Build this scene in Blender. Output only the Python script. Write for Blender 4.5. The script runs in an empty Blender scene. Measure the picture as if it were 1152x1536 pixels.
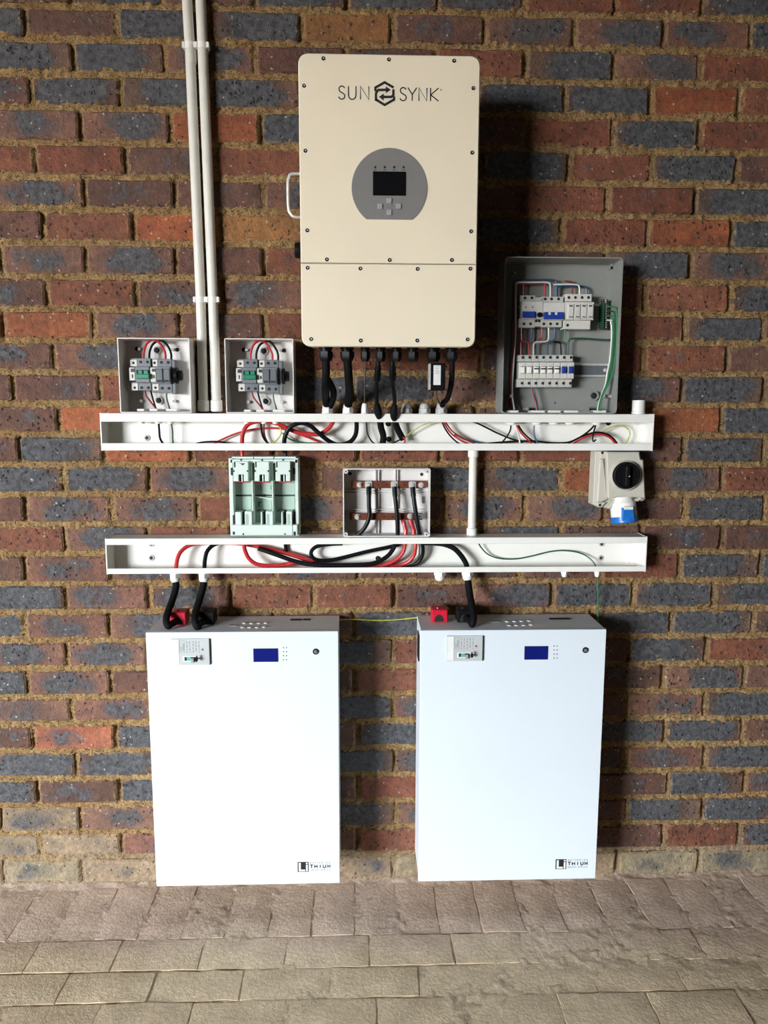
import bpy, bmesh, math, random
import numpy as np
from mathutils import Vector, Matrix

random.seed(7)
S = bpy.context.scene
COL = S.collection

# ------------------------------------------------------------------ camera
FPX, PIT, YAW, ROL = 1110.0, 0.137893658, 0.0315575655, 0.00215580025
CX, CD, CZ = -0.0946245355, 2.09663019, 1.43004067
cam_d = bpy.data.cameras.new('camera')
cam_d.sensor_fit = 'HORIZONTAL'
cam_d.sensor_width = 36.0
cam_d.lens = FPX / 1152 * 36.0
cam_d.clip_start = 0.05
cam = bpy.data.objects.new('camera', cam_d)
COL.objects.link(cam)
cam.matrix_world = (Matrix.Translation((CX, -CD, CZ)) @ Matrix.Rotation(-YAW, 4, 'Z')
                    @ Matrix.Rotation(math.pi / 2 - PIT, 4, 'X') @ Matrix.Rotation(ROL, 4, 'Z'))
S.camera = cam

# ------------------------------------------------------------------ light: daylight through the open garage door
W = bpy.data.worlds.new('daylight')
S.world = W
W.use_nodes = True
bgn = W.node_tree.nodes['Background']
bgn.inputs[0].default_value = (0.87, 0.94, 1.0, 1)
bgn.inputs[1].default_value = 72.0
DOOR_X0, DOOR_X1, DOOR_Z1, DOOR_Y = -7.55, -3.85, 2.44, -6.0     # the door opening, behind and to the left of the camera
pl = bpy.data.lights.new('door_daylight_portal', 'AREA')
pl.shape = 'RECTANGLE'
pl.size = DOOR_X1 - DOOR_X0
pl.size_y = DOOR_Z1
pl.cycles.is_portal = True
po = bpy.data.objects.new('door_daylight_portal', pl)
COL.objects.link(po)
po.location = ((DOOR_X0 + DOOR_X1) / 2, DOOR_Y - 0.02, DOOR_Z1 / 2)
po.rotation_euler = (math.pi / 2, 0, 0)
S.view_settings.view_transform = 'Standard'
S.view_settings.look = 'None'
S.view_settings.gamma = 1.0
S.view_settings.use_curve_mapping = False
S.view_settings.exposure = 0.0


# ------------------------------------------------------------------ geometry helpers
def ray(px, py):
    a, b = px - 576.0, py - 768.0
    cr, sr = math.cos(ROL), math.sin(ROL)
    u, w = a * cr + b * sr, -a * sr + b * cr
    x, z2 = u / FPX, -w / FPX
    cp, sp = math.cos(PIT), math.sin(PIT)
    y, z = cp + z2 * sp, -sp + z2 * cp
    cy, sy = math.cos(YAW), math.sin(YAW)
    return x * cy + y * sy, -x * sy + y * cy, z


def at(px, py, y=0.0):
    """point of the plane at distance -y in front of the brick face that is seen at a photo position"""
    rx, ry, rz = ray(px, py)
    t = (y + CD) / ry
    return Vector((CX + rx * t, y, CZ + rz * t))


def xz(pts, y):
    return [(at(px, py, y).x, at(px, py, y).z) for px, py in pts]


def rect(x0, y0, x1, y1, y):
    """axis-aligned world rectangle (x0, z0, x1, z1) of a region on the plane y"""
    a, b, c, d = at(x0, y0, y), at(x1, y0, y), at(x1, y1, y), at(x0, y1, y)
    return (a.x + d.x) / 2, (c.z + d.z) / 2, (b.x + c.x) / 2, (a.z + b.z) / 2


def quad(x0, z0, x1, z1):
    return [(x0, z0), (x1, z0), (x1, z1), (x0, z1)]


def rounded(pts, r, n=4):
    out = []
    m = len(pts)
    for i in range(m):
        p = Vector(pts[i]); a = Vector(pts[i - 1]); b = Vector(pts[(i + 1) % m])
        d0 = (a - p); d1 = (b - p)
        rr = min(r, d0.length * .45, d1.length * .45)
        s = p + d0.normalized() * rr
        e = p + d1.normalized() * rr
        for k in range(n + 1):
            t = k / n
            q = s * (1 - t) ** 2 + p * 2 * t * (1 - t) + e * t * t
            out.append((q.x, q.y))
    return out


def inset(pts, d):
    m = len(pts)
    area = sum(pts[i][0] * pts[(i + 1) % m][1] - pts[(i + 1) % m][0] * pts[i][1] for i in range(m))
    sg = 1 if area > 0 else -1
    out = []
    for i in range(m):
        p = Vector(pts[i])
        a = p - Vector(pts[i - 1]); b = Vector(pts[(i + 1) % m]) - p
        if a.length < 1e-9: a = b
        if b.length < 1e-9: b = a
        n0 = Vector((-a.y, a.x)).normalized() * sg
        n1 = Vector((-b.y, b.x)).normalized() * sg
        n = n0 + n1
        n = n / max(n.length_squared / 2, 0.35)
        q = p + n * d
        out.append((q.x, q.y))
    return out


def circle(cx, cz, r, n=20, a0=0.0):
    return [(cx + r * math.cos(a0 + 2 * math.pi * i / n), cz + r * math.sin(a0 + 2 * math.pi * i / n)) for i in range(n)]


class MB:
    def __init__(self):
        self.v, self.f = [], []

    def ring(self, pts):
        i = len(self.v)
        self.v += [tuple(p) for p in pts]
        return list(range(i, i + len(pts)))

    def bridge(self, a, b):
        n = len(a)
        for i in range(n):
            j = (i + 1) % n
            self.f.append((a[i], a[j], b[j], b[i]))

    def cap(self, a):
        self.f.append(tuple(a))

    def box(self, x0, x1, y0, y1, z0, z1):
        self.prism(quad(x0, z0, x1, z1), y0, y1)
        return self

    def prism(self, pts, y0, y1, bev=0.0):
        """polygon in x,z extruded from its front y0 to its back y1"""
        b = self.ring([(x, y1, z) for x, z in pts])
        self.cap(b)
        if bev > 0:
            m = self.ring([(x, y0 + bev, z) for x, z in pts])
            f = self.ring([(x, y0, z) for x, z in inset(pts, bev)])
            self.bridge(b, m); self.bridge(m, f)
        else:
            f = self.ring([(x, y0, z) for x, z in pts])
            self.bridge(b, f)
        self.cap(f)
        return self

    def shell(self, pts, t, yf, yb, floor):
        """open-fronted tray"""
        inn = inset(pts, t)
        b = self.ring([(x, yb, z) for x, z in pts])
        o = self.ring([(x, yf, z) for x, z in pts])
        i1 = self.ring([(x, yf, z) for x, z in inn])
        i0 = self.ring([(x, floor, z) for x, z in inn])
        self.cap(b); self.bridge(b, o); self.bridge(o, i1); self.bridge(i1, i0); self.cap(i0)
        return self

    def frame(self, pts, t, yf, yb):
        inn = inset(pts, t)
        a = self.ring([(x, yf, z) for x, z in pts]); b = self.ring([(x, yf, z) for x, z in inn])
        c = self.ring([(x, yb, z) for x, z in inn]); d = self.ring([(x, yb, z) for x, z in pts])
        self.bridge(a, b); self.bridge(b, c); self.bridge(c, d); self.bridge(d, a)
        return self

    def lathe(self, p, d, prof, n=16):
        """rings (t, r) along direction d from p"""
        p = Vector(p); d = Vector(d).normalized()
        u = d.orthogonal().normalized(); w = d.cross(u)
        prev = None
        for t, r in prof:
            rr = self.ring([p + d * t + (u * math.cos(2 * math.pi * i / n) + w * math.sin(2 * math.pi * i / n)) * r for i in range(n)])
            if prev: self.bridge(prev, rr)
            else: self.cap(rr)
            prev = rr
        self.cap(prev)
        return self

    def tube(self, pts, r, n=8, rad=None):
        pts = [Vector(p) for p in pts]
        u = None; prev = None
        m = len(pts)
        for i, p in enumerate(pts):
            d = (pts[min(i + 1, m - 1)] - pts[max(i - 1, 0)])
            d = d.normalized() if d.length > 1e-9 else Vector((0, 0, -1))
            if u is None: u = d.orthogonal().normalized()
            u = (u - d * u.dot(d))
            u = u.normalized() if u.length > 1e-6 else d.orthogonal().normalized()
            w = d.cross(u)
            rr = r if rad is None else rad(i / (m - 1)) * r
            k = self.ring([p + (u * math.cos(2 * math.pi * j / n) + w * math.sin(2 * math.pi * j / n)) * rr for j in range(n)])
            if prev: self.bridge(prev, k)
            else: self.cap(k)
            prev = k
        self.cap(prev)
        return self

    def ribbon(self, pts, w, y0, y1):
        """flat stroke of width w along an x,z polyline"""
        P = [Vector(p) for p in pts]
        m = len(P)
        L, Rr = [], []
        for i, p in enumerate(P):
            a = (p - P[i - 1]).normalized() if i > 0 else None
            b = (P[i + 1] - p).normalized() if i < m - 1 else None
            if a is None: a = b
            if b is None: b = a
            n = Vector((-a.y, a.x)) + Vector((-b.y, b.x))
            n = n / max(n.length_squared / 2, .5)
            L.append(p + n * w / 2); Rr.append(p - n * w / 2)
        for y, in ((y0,),):
            l = self.ring([(q.x, y, q.y) for q in L]); r = self.ring([(q.x, y, q.y) for q in Rr])
            lb = self.ring([(q.x, y1, q.y) for q in L]); rb = self.ring([(q.x, y1, q.y) for q in Rr])
        for i in range(m - 1):
            self.f += [(l[i], l[i + 1], r[i + 1], r[i]), (lb[i], lb[i + 1], rb[i + 1], rb[i]),
                       (l[i], l[i + 1], lb[i + 1], lb[i]), (r[i], r[i + 1], rb[i + 1], rb[i])]
        self.f += [(l[0], r[0], rb[0], lb[0]), (l[-1], r[-1], rb[-1], lb[-1])]
        return self

    def mesh(self, name, mat, origin=(0, 0, 0), smooth=True):
        me = bpy.data.meshes.new(name)
        o = Vector(origin)
        me.from_pydata([tuple(Vector(p) - o) for p in self.v], [], self.f)
        bm = bmesh.new(); bm.from_mesh(me)
        bmesh.ops.recalc_face_normals(bm, faces=bm.faces)
        bm.to_mesh(me); bm.free()
        if smooth:
            me.polygons.foreach_set('use_smooth', [True] * len(me.polygons))
            me.set_sharp_from_angle(angle=0.62)
        if mat: me.materials.append(mat)
        return me


def link(name, me, parent=None, loc=(0, 0, 0)):
    o = bpy.data.objects.new(name, me)
    COL.objects.link(o)
    o.parent = parent
    o.location = loc
    return o


class Thing:
    """an Empty at the thing's base that parents its parts"""
    def __init__(self, name, label, cat, origin, group=None, kind=None):
        self.o = Vector(origin)
        self.e = link(name, None, None, self.o)
        self.e.empty_display_size = .02
        if kind: self.e['kind'] = kind
        if label: self.e['label'] = label
        if cat: self.e['category'] = cat
        if group: self.e['group'] = group

    def part(self, name, mb, mat, parent=None, label=None):
        o = link(name, mb.mesh(name, mat, self.o), parent or self.e)
        if label: o['label'] = label
        return o


def single(name, mb, mat, label, cat, origin, group=None):
    o = link(name, mb.mesh(name, mat, origin), None, origin)
    o['label'] = label; o['category'] = cat
    if group: o['group'] = group
    return o


def structure(name, me, mat=None):
    if mat: me.materials.append(mat)
    o = link(name, me)
    o['kind'] = 'structure'
    return o


def spline(pts, n=7):
    P = [Vector(p) for p in pts]
    if len(P) == 2: return [P[0].lerp(P[1], i / 4) for i in range(5)]
    P = [P[0] * 2 - P[1]] + P + [P[-1] * 2 - P[-2]]
    out = []
    for i in range(1, len(P) - 2):
        a, b, c, d = P[i - 1:i + 3]
        for k in range(n):
            t = k / n
            out.append(.5 * ((2 * b) + (c - a) * t + (2 * a - 5 * b + 4 * c - d) * t * t + (3 * b - a - 3 * c + d) * t ** 3))
    out.append(P[-2])
    return out


def path(pts, y):
    """photo positions (px, py[, y]) at depth y -> world points"""
    return [at(p[0], p[1], p[2] if len(p) > 2 else y) for p in pts]


# ------------------------------------------------------------------ materials
def mat(name, color, rough=0.5, metal=0.0, noise=0.0, nscale=40.0, bump=0.0, bscale=200.0, spec=0.5, coat=0.0):
    m = bpy.data.materials.new(name)
    m.use_nodes = True
    nt = m.node_tree; N = nt.nodes; Lk = nt.links
    b = N['Principled BSDF']
    b.inputs['Base Color'].default_value = (*color, 1)
    b.inputs['Roughness'].default_value = rough
    b.inputs['Metallic'].default_value = metal
    b.inputs['Specular IOR Level'].default_value = spec
    b.inputs['Coat Weight'].default_value = coat
    tc = N.new('ShaderNodeTexCoord')
    if noise > 0:
        t = N.new('ShaderNodeTexNoise'); t.inputs['Scale'].default_value = nscale; t.inputs['Detail'].default_value = 5
        Lk.new(tc.outputs['Object'], t.inputs['Vector'])
        r = N.new('ShaderNodeMapRange'); r.inputs[1].default_value = .3; r.inputs[2].default_value = .7
        r.inputs[3].default_value = 1 - noise; r.inputs[4].default_value = 1 + noise * .5
        Lk.new(t.outputs['Fac'], r.inputs[0])
        mx = N.new('ShaderNodeVectorMath'); mx.operation = 'SCALE'
        mx.inputs[0].default_value = color
        Lk.new(r.outputs[0], mx.inputs['Scale'])
        Lk.new(mx.outputs[0], b.inputs['Base Color'])
    if bump > 0:
        t2 = N.new('ShaderNodeTexNoise'); t2.inputs['Scale'].default_value = bscale; t2.inputs['Detail'].default_value = 3
        Lk.new(tc.outputs['Object'], t2.inputs['Vector'])
        bp = N.new('ShaderNodeBump'); bp.inputs['Strength'].default_value = bump; bp.inputs['Distance'].default_value = .001
        Lk.new(t2.outputs['Fac'], bp.inputs['Height'])
        Lk.new(bp.outputs[0], b.inputs['Normal'])
    return m


M = dict(
    pvc=mat('white_pvc', (.86, .84, .78), .38, noise=.05, nscale=6),
    pvc_pipe=mat('conduit_pvc', (.74, .71, .63), .42, noise=.10, nscale=14),
    box_white=mat('enclosure_plastic', (.70, .67, .64), .45, noise=.04, nscale=10),
    cream=mat('powder_coat_cream', (.86, .755, .575), .42, noise=.03, nscale=5, bump=.06, bscale=900),
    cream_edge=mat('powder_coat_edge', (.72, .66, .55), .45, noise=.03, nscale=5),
    battery=mat('powder_coat_white', (.70, .755, .80), .40, noise=.02, nscale=4, bump=.05, bscale=900),
    black=mat('black_plastic', (.006, .006, .007), .42, noise=.2, nscale=60, spec=.16),
    blackwire=mat('black_cable_sheath', (.005, .0055, .007), .40, noise=.2, nscale=60, spec=.16),
    sleeve=mat('braided_sleeve', (.005, .005, .006), .6, noise=.4, nscale=500, bump=.9, bscale=700, spec=.12),
    redwire=mat('red_cable_sheath', (.52, .025, .028), .32, noise=.12, nscale=40),
    darkred=mat('dark_red_wire', (.30, .022, .022), .35, noise=.12, nscale=40),
    greenwire=mat('green_wire', (.035, .20, .075), .38, noise=.15, nscale=40),
    darkgreen=mat('dark_green_wire', (.015, .085, .045), .38, noise=.15, nscale=40),
    yellowgreen=mat('yellow_green_wire', (.52, .52, .06), .4, noise=.4, nscale=90),
    whitewire=mat('white_wire', (.72, .70, .66), .4, noise=.06, nscale=40),
    bluewire=mat('blue_wire', (.03, .09, .20), .38, noise=.15, nscale=40),
    brownwire=mat('grey_wire', (.09, .075, .06), .45, noise=.15, nscale=40),
    gray=mat('grey_module_plastic', (.155, .165, .175), .45, noise=.08, nscale=50),
    gray2=mat('grey_module_face', (.115, .125, .135), .5, noise=.08, nscale=50),
    dbgray=mat('board_grey_plastic', (.25, .255, .235), .42, noise=.04, nscale=12),
    module=mat('breaker_white_plastic', (.62, .60, .55), .42, noise=.05, nscale=40),
    module2=mat('breaker_pale_grey', (.52, .51, .47), .42, noise=.05, nscale=40),
    hole=mat('dark_recess', (.01, .01, .01), .7, noise=.2, nscale=50),
    blue=mat('blue_toggle', (.015, .05, .30), .35, noise=.1, nscale=60),
    bluecap=mat('blue_socket_plastic', (.015, .16, .55), .35, noise=.08, nscale=30),
    green=mat('green_toggle', (.02, .21, .12), .35, noise=.12, nscale=60),
    mint=mat('mint_grey_plastic', (.66, .76, .69), .42, noise=.05, nscale=20),
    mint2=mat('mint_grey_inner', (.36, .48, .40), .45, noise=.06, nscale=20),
    copper=mat('copper_bar', (.33, .105, .06), .38, metal=.75, noise=.25, nscale=60),
    steel=mat('zinc_steel', (.72, .71, .68), .34, metal=.45, noise=.15, nscale=60),
    brass=mat('brass_terminal', (.10, .10, .07), .4, metal=.7, noise=.2, nscale=60),
    glandgrey=mat('grey_gland_plastic', (.45, .43, .40), .4, noise=.06, nscale=40),
    socket=mat('socket_cream_plastic', (.56, .53, .45), .42, noise=.04, nscale=20),
    display=mat('grey_display_plate', (.215, .205, .195), .42, noise=.04, nscale=30),
    screen=mat('dark_screen_glass', (.006, .006, .007), .12, noise=.1, nscale=20, coat=.5),
    lcd=mat('blue_lcd', (.006, .012, .16), .16, noise=.1, nscale=20, coat=.5),
    ink=mat('black_print', (.015, .015, .018), .5, noise=.1, nscale=60),
    grayink=mat('grey_print', (.30, .31, .32), .6, noise=.1, nscale=60),
    label=mat('paper_label', (.78, .78, .76), .5, noise=.04, nscale=60),
    redblock=mat('red_terminal_plastic', (.58, .012, .035), .32, noise=.08, nscale=50),
    plate=mat('breaker_face_plastic', (.50, .52, .52), .42, noise=.04, nscale=40),
    button=mat('rubber_button', (.34, .34, .34), .4, noise=.06, nscale=60),
    teal=mat('teal_indicator', (.10, .42, .33), .4, noise=.1, nscale=60),
    reddot=mat('red_button', (.35, .03, .03), .4, noise=.1, nscale=60),
)


def nodes_of(name):
    m = bpy.data.materials.new(name); m.use_nodes = True
    nt = m.node_tree
    return m, nt.nodes, nt.links, nt.nodes['Principled BSDF']


def mk(N, kind, **kw):
    n = N.new(kind)
    for k, v in kw.items():
        setattr(n, k, v)
    return n


def math_n(N, Lk, op, a, b=None, clamp=False):
    n = N.new('ShaderNodeMath'); n.operation = op; n.use_clamp = clamp
    for i, x in enumerate((a, b)):
        if x is None: continue
        if isinstance(x, (int, float)): n.inputs[i].default_value = x
        else: Lk.new(x, n.inputs[i])
    return n.outputs[0]


def mix_c(N, Lk, fac, a, b):
    n = N.new('ShaderNodeMix'); n.data_type = 'RGBA'
    if isinstance(fac, (int, float)): n.inputs[0].default_value = fac
    else: Lk.new(fac, n.inputs[0])
    for i, x in ((6, a), (7, b)):
        if isinstance(x, tuple): n.inputs[i].default_value = (*x, 1) if len(x) == 3 else x
        else: Lk.new(x, n.inputs[i])
    return n.outputs[2]


def noise_n(N, Lk, vec, scale, detail=5.0, rough=.55):
    t = N.new('ShaderNodeTexNoise')
    t.inputs['Scale'].default_value = scale; t.inputs['Detail'].default_value = detail; t.inputs['Roughness'].default_value = rough
    Lk.new(vec, t.inputs['Vector'])
    return t.outputs['Fac']


def ramp(N, Lk, v, lo, hi, a=0.0, b=1.0):
    r = N.new('ShaderNodeMapRange'); r.clamp = True
    r.inputs[1].default_value = lo; r.inputs[2].default_value = hi; r.inputs[3].default_value = a; r.inputs[4].default_value = b
    Lk.new(v, r.inputs[0])
    return r.outputs[0]


def brick_material():
    m, N, Lk, B = nodes_of('clay_brick')
    tc = N.new('ShaderNodeTexCoord'); oi = N.new('ShaderNodeObjectInfo')
    cmb = N.new('ShaderNodeCombineXYZ')
    r100 = math_n(N, Lk, 'MULTIPLY', oi.outputs['Random'], 97.0)
    Lk.new(r100, cmb.inputs[0]); Lk.new(r100, cmb.inputs[1]); Lk.new(r100, cmb.inputs[2])
    add = N.new('ShaderNodeVectorMath'); add.operation = 'ADD'
    Lk.new(tc.outputs['Object'], add.inputs[0]); Lk.new(cmb.outputs[0], add.inputs[1])
    V = add.outputs[0]
    sep = N.new('ShaderNodeSeparateXYZ'); Lk.new(tc.outputs['Object'], sep.inputs[0])
    n1 = noise_n(N, Lk, V, 16, 6, .6)
    n2 = noise_n(N, Lk, V, 75, 6, .65)
    n3 = noise_n(N, Lk, V, 320, 3, .6)
    # dark fired patch about the middle of the stretcher face
    off = math_n(N, Lk, 'MULTIPLY', math_n(N, Lk, 'SUBTRACT', oi.outputs['Random'], .5), .09)
    ex = math_n(N, Lk, 'POWER', math_n(N, Lk, 'ABSOLUTE', math_n(N, Lk, 'DIVIDE', math_n(N, Lk, 'SUBTRACT', sep.outputs[0], off), .085)), 2.0)
    ez = math_n(N, Lk, 'POWER', math_n(N, Lk, 'ABSOLUTE', math_n(N, Lk, 'DIVIDE', sep.outputs[2], .042)), 2.0)
    e = math_n(N, Lk, 'SUBTRACT', 1.0, math_n(N, Lk, 'ADD', ex, ez))
    wob = math_n(N, Lk, 'MULTIPLY', math_n(N, Lk, 'SUBTRACT', n1, .5), 4.2)
    wob2 = math_n(N, Lk, 'MULTIPLY', math_n(N, Lk, 'SUBTRACT', n2, .5), 1.8)
    am = math_n(N, Lk, 'MULTIPLY', math_n(N, Lk, 'SUBTRACT', oi.outputs['Alpha'], .5), 2.6)
    e = math_n(N, Lk, 'ADD', math_n(N, Lk, 'ADD', e, am), math_n(N, Lk, 'ADD', wob, wob2))
    patch = math_n(N, Lk, 'MULTIPLY', ramp(N, Lk, e, .1, .9), .94)
    body = mix_c(N, Lk, ramp(N, Lk, n1, .3, .7), oi.outputs['Color'], (.0, .0, .0))
    bd = N.new('ShaderNodeMix'); bd.data_type = 'RGBA'; bd.blend_type = 'MULTIPLY'; bd.inputs[0].default_value = 1
    Lk.new(oi.outputs['Color'], bd.inputs[6])
    var = mix_c(N, Lk, ramp(N, Lk, n1, .28, .72), (.62, .62, .66), (1.28, 1.2, 1.1))
    Lk.new(var, bd.inputs[7])
    bd2 = N.new('ShaderNodeMix'); bd2.data_type = 'RGBA'; bd2.blend_type = 'MULTIPLY'; bd2.inputs[0].default_value = 1
    Lk.new(bd.outputs[2], bd2.inputs[6])
    Lk.new(mix_c(N, Lk, ramp(N, Lk, n2, .3, .7), (.58, .58, .60), (1.3, 1.28, 1.22)), bd2.inputs[7])
    slate = mix_c(N, Lk, ramp(N, Lk, n2, .32, .68), (.023, .0245, .027), (.128, .132, .142))
    c = mix_c(N, Lk, patch, bd2.outputs[2], slate)
    # mortar smears along the arrises
    edge = math_n(N, Lk, 'MAXIMUM', ramp(N, Lk, math_n(N, Lk, 'ABSOLUTE', sep.outputs[0]), .094, .112),
                  ramp(N, Lk, math_n(N, Lk, 'ABSOLUTE', sep.outputs[2]), .024, .036))
    sm = ramp(N, Lk, math_n(N, Lk, 'ADD', edge, math_n(N, Lk, 'MULTIPLY', math_n(N, Lk, 'SUBTRACT', n2, .5), 2.2)), .62, 1.05, 0, .55)
    c = mix_c(N, Lk, sm, c, (.33, .22, .11))
    # pale grit and dark pits
    vo = N.new('ShaderNodeTexVoronoi'); vo.inputs['Scale'].default_value = 105
    nc = N.new('ShaderNodeTexNoise'); nc.inputs['Scale'].default_value = 140; nc.inputs['Detail'].default_value = 3
    Lk.new(V, nc.inputs['Vector'])
    ds = N.new('ShaderNodeVectorMath'); ds.operation = 'MULTIPLY_ADD'; ds.inputs[1].default_value = (.012, .012, .012)
    Lk.new(nc.outputs['Color'], ds.inputs[0]); Lk.new(V, ds.inputs[2])
    Lk.new(ds.outputs[0], vo.inputs['Vector'])
    vsel = N.new('ShaderNodeSeparateColor'); Lk.new(vo.outputs['Color'], vsel.inputs[0])
    grit = math_n(N, Lk, 'MULTIPLY', ramp(N, Lk, vo.outputs['Distance'], .10, .34, 1, 0), ramp(N, Lk, vsel.outputs[0], .91, .95))
    c = mix_c(N, Lk, math_n(N, Lk, 'MULTIPLY', grit, .8), c, (.62, .57, .49))
    pit = math_n(N, Lk, 'MULTIPLY', ramp(N, Lk, vo.outputs['Distance'], .10, .45, 1, 0), ramp(N, Lk, vsel.outputs[1], .86, .93))
    c = mix_c(N, Lk, math_n(N, Lk, 'MULTIPLY', pit, .8), c, (.015, .012, .01))
    Lk.new(c, B.inputs['Base Color'])
    Lk.new(ramp(N, Lk, n2, .3, .7, .55, .85), B.inputs['Roughness'])
    h = math_n(N, Lk, 'ADD', math_n(N, Lk, 'MULTIPLY', n2, 1.0), math_n(N, Lk, 'MULTIPLY', n3, .45))
    h = math_n(N, Lk, 'SUBTRACT', h, math_n(N, Lk, 'MULTIPLY', pit, 1.0))
    h = math_n(N, Lk, 'ADD', h, math_n(N, Lk, 'MULTIPLY', patch, .25))
    bp = N.new('ShaderNodeBump'); bp.inputs['Strength'].default_value = 1.0; bp.inputs['Distance'].default_value = .0065
    Lk.new(h, bp.inputs['Height']); Lk.new(bp.outputs[0], B.inputs['Normal'])
    return m


def mortar_material():
    m, N, Lk, B = nodes_of('sand_mortar')
    tc = N.new('ShaderNodeTexCoord'); V = tc.outputs['Object']
    n1 = noise_n(N, Lk, V, 7, 5, .6); n2 = noise_n(N, Lk, V, 60, 6, .7); n3 = noise_n(N, Lk, V, 300, 4, .7)
    c = mix_c(N, Lk, ramp(N, Lk, n1, .3, .7), (.42, .255, .110), (.55, .365, .175))
    mu = N.new('ShaderNodeMix'); mu.data_type = 'RGBA'; mu.blend_type = 'MULTIPLY'; mu.inputs[0].default_value = 1
    Lk.new(c, mu.inputs[6]); Lk.new(mix_c(N, Lk, ramp(N, Lk, n2, .3, .7), (.52, .50, .46), (1.25, 1.25, 1.25)), mu.inputs[7])
    mu2 = N.new('ShaderNodeMix'); mu2.data_type = 'RGBA'; mu2.blend_type = 'MULTIPLY'; mu2.inputs[0].default_value = 1
    Lk.new(mu.outputs[2], mu2.inputs[6]); Lk.new(mix_c(N, Lk, ramp(N, Lk, n3, .3, .7), (.52, .50, .46), (1.32, 1.32, 1.32)), mu2.inputs[7])
    n4 = noise_n(N, Lk, V, 210, 2, .5)
    pits = ramp(N, Lk, n4, .33, .41, .8, 0)
    mu2c = mix_c(N, Lk, pits, mu2.outputs[2], (.05, .03, .014))
    # cement slurry splashed along the foot of the wall
    sep = N.new('ShaderNodeSeparateXYZ'); Lk.new(V, sep.inputs[0])
    sp = ramp(N, Lk, math_n(N, Lk, 'ADD', sep.outputs[2], math_n(N, Lk, 'MULTIPLY', math_n(N, Lk, 'SUBTRACT', n1, .5), .25)), .02, .16, .7, 0)
    c2 = mix_c(N, Lk, sp, mu2c, (.40, .32, .235))
    Lk.new(c2, B.inputs['Base Color'])
    B.inputs['Roughness'].default_value = .92
    B.inputs['Specular IOR Level'].default_value = .2
    h = math_n(N, Lk, 'SUBTRACT', math_n(N, Lk, 'ADD', n2, math_n(N, Lk, 'MULTIPLY', n3, .6)), math_n(N, Lk, 'MULTIPLY', pits, .5))
    bp = N.new('ShaderNodeBump'); bp.inputs['Strength'].default_value = 1.0; bp.inputs['Distance'].default_value = .009
    Lk.new(h, bp.inputs['Height']); Lk.new(bp.outputs[0], B.inputs['Normal'])
    return m


def paver_material(name, base):
    m, N, Lk, B = nodes_of(name)
    tc = N.new('ShaderNodeTexCoord'); geo = N.new('ShaderNodeNewGeometry')
    V = geo.outputs['Position']
    n0 = noise_n(N, Lk, V, 3.0, 4, .5); n1 = noise_n(N, Lk, V, 14, 6, .6); n2 = noise_n(N, Lk, V, 85, 6, .68); n3 = noise_n(N, Lk, V, 330, 3, .6)
    sep = N.new('ShaderNodeSeparateXYZ'); Lk.new(V, sep.inputs[0])
    warm = ramp(N, Lk, math_n(N, Lk, 'ADD', sep.outputs[1], math_n(N, Lk, 'MULTIPLY', math_n(N, Lk, 'SUBTRACT', n0, .5), .35)), -.36, -.20)
    c = mix_c(N, Lk, warm, (.74, .59, .41), (.76, .59, .48))
    mu = N.new('ShaderNodeMix'); mu.data_type = 'RGBA'; mu.blend_type = 'MULTIPLY'; mu.inputs[0].default_value = 1
    Lk.new(c, mu.inputs[6]); Lk.new(mix_c(N, Lk, ramp(N, Lk, n1, .3, .7), (.84, .83, .80), (1.12, 1.12, 1.12)), mu.inputs[7])
    mu2 = N.new('ShaderNodeMix'); mu2.data_type = 'RGBA'; mu2.blend_type = 'MULTIPLY'; mu2.inputs[0].default_value = 1
    Lk.new(mu.outputs[2], mu2.inputs[6]); Lk.new(mix_c(N, Lk, ramp(N, Lk, n2, .3, .7), (.84, .83, .81), (1.1, 1.1, 1.1)), mu2.inputs[7])
    cc = mu2.outputs[2]
    if base != 1.0:
        mu3 = N.new('ShaderNodeMix'); mu3.data_type = 'RGBA'; mu3.blend_type = 'MULTIPLY'; mu3.inputs[0].default_value = 1
        Lk.new(cc, mu3.inputs[6]); mu3.inputs[7].default_value = (base, base, base, 1)
        cc = mu3.outputs[2]
    Lk.new(cc, B.inputs['Base Color'])
    B.inputs['Roughness'].default_value = .85
    B.inputs['Specular IOR Level'].default_value = .25
    h = math_n(N, Lk, 'ADD', math_n(N, Lk, 'MULTIPLY', n1, 1.5), math_n(N, Lk, 'ADD', n2, math_n(N, Lk, 'MULTIPLY', n3, .35)))
    bp = N.new('ShaderNodeBump'); bp.inputs['Strength'].default_value = .8; bp.inputs['Distance'].default_value = .0036
    Lk.new(h, bp.inputs['Height']); Lk.new(bp.outputs[0], B.inputs['Normal'])
    return m


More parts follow.
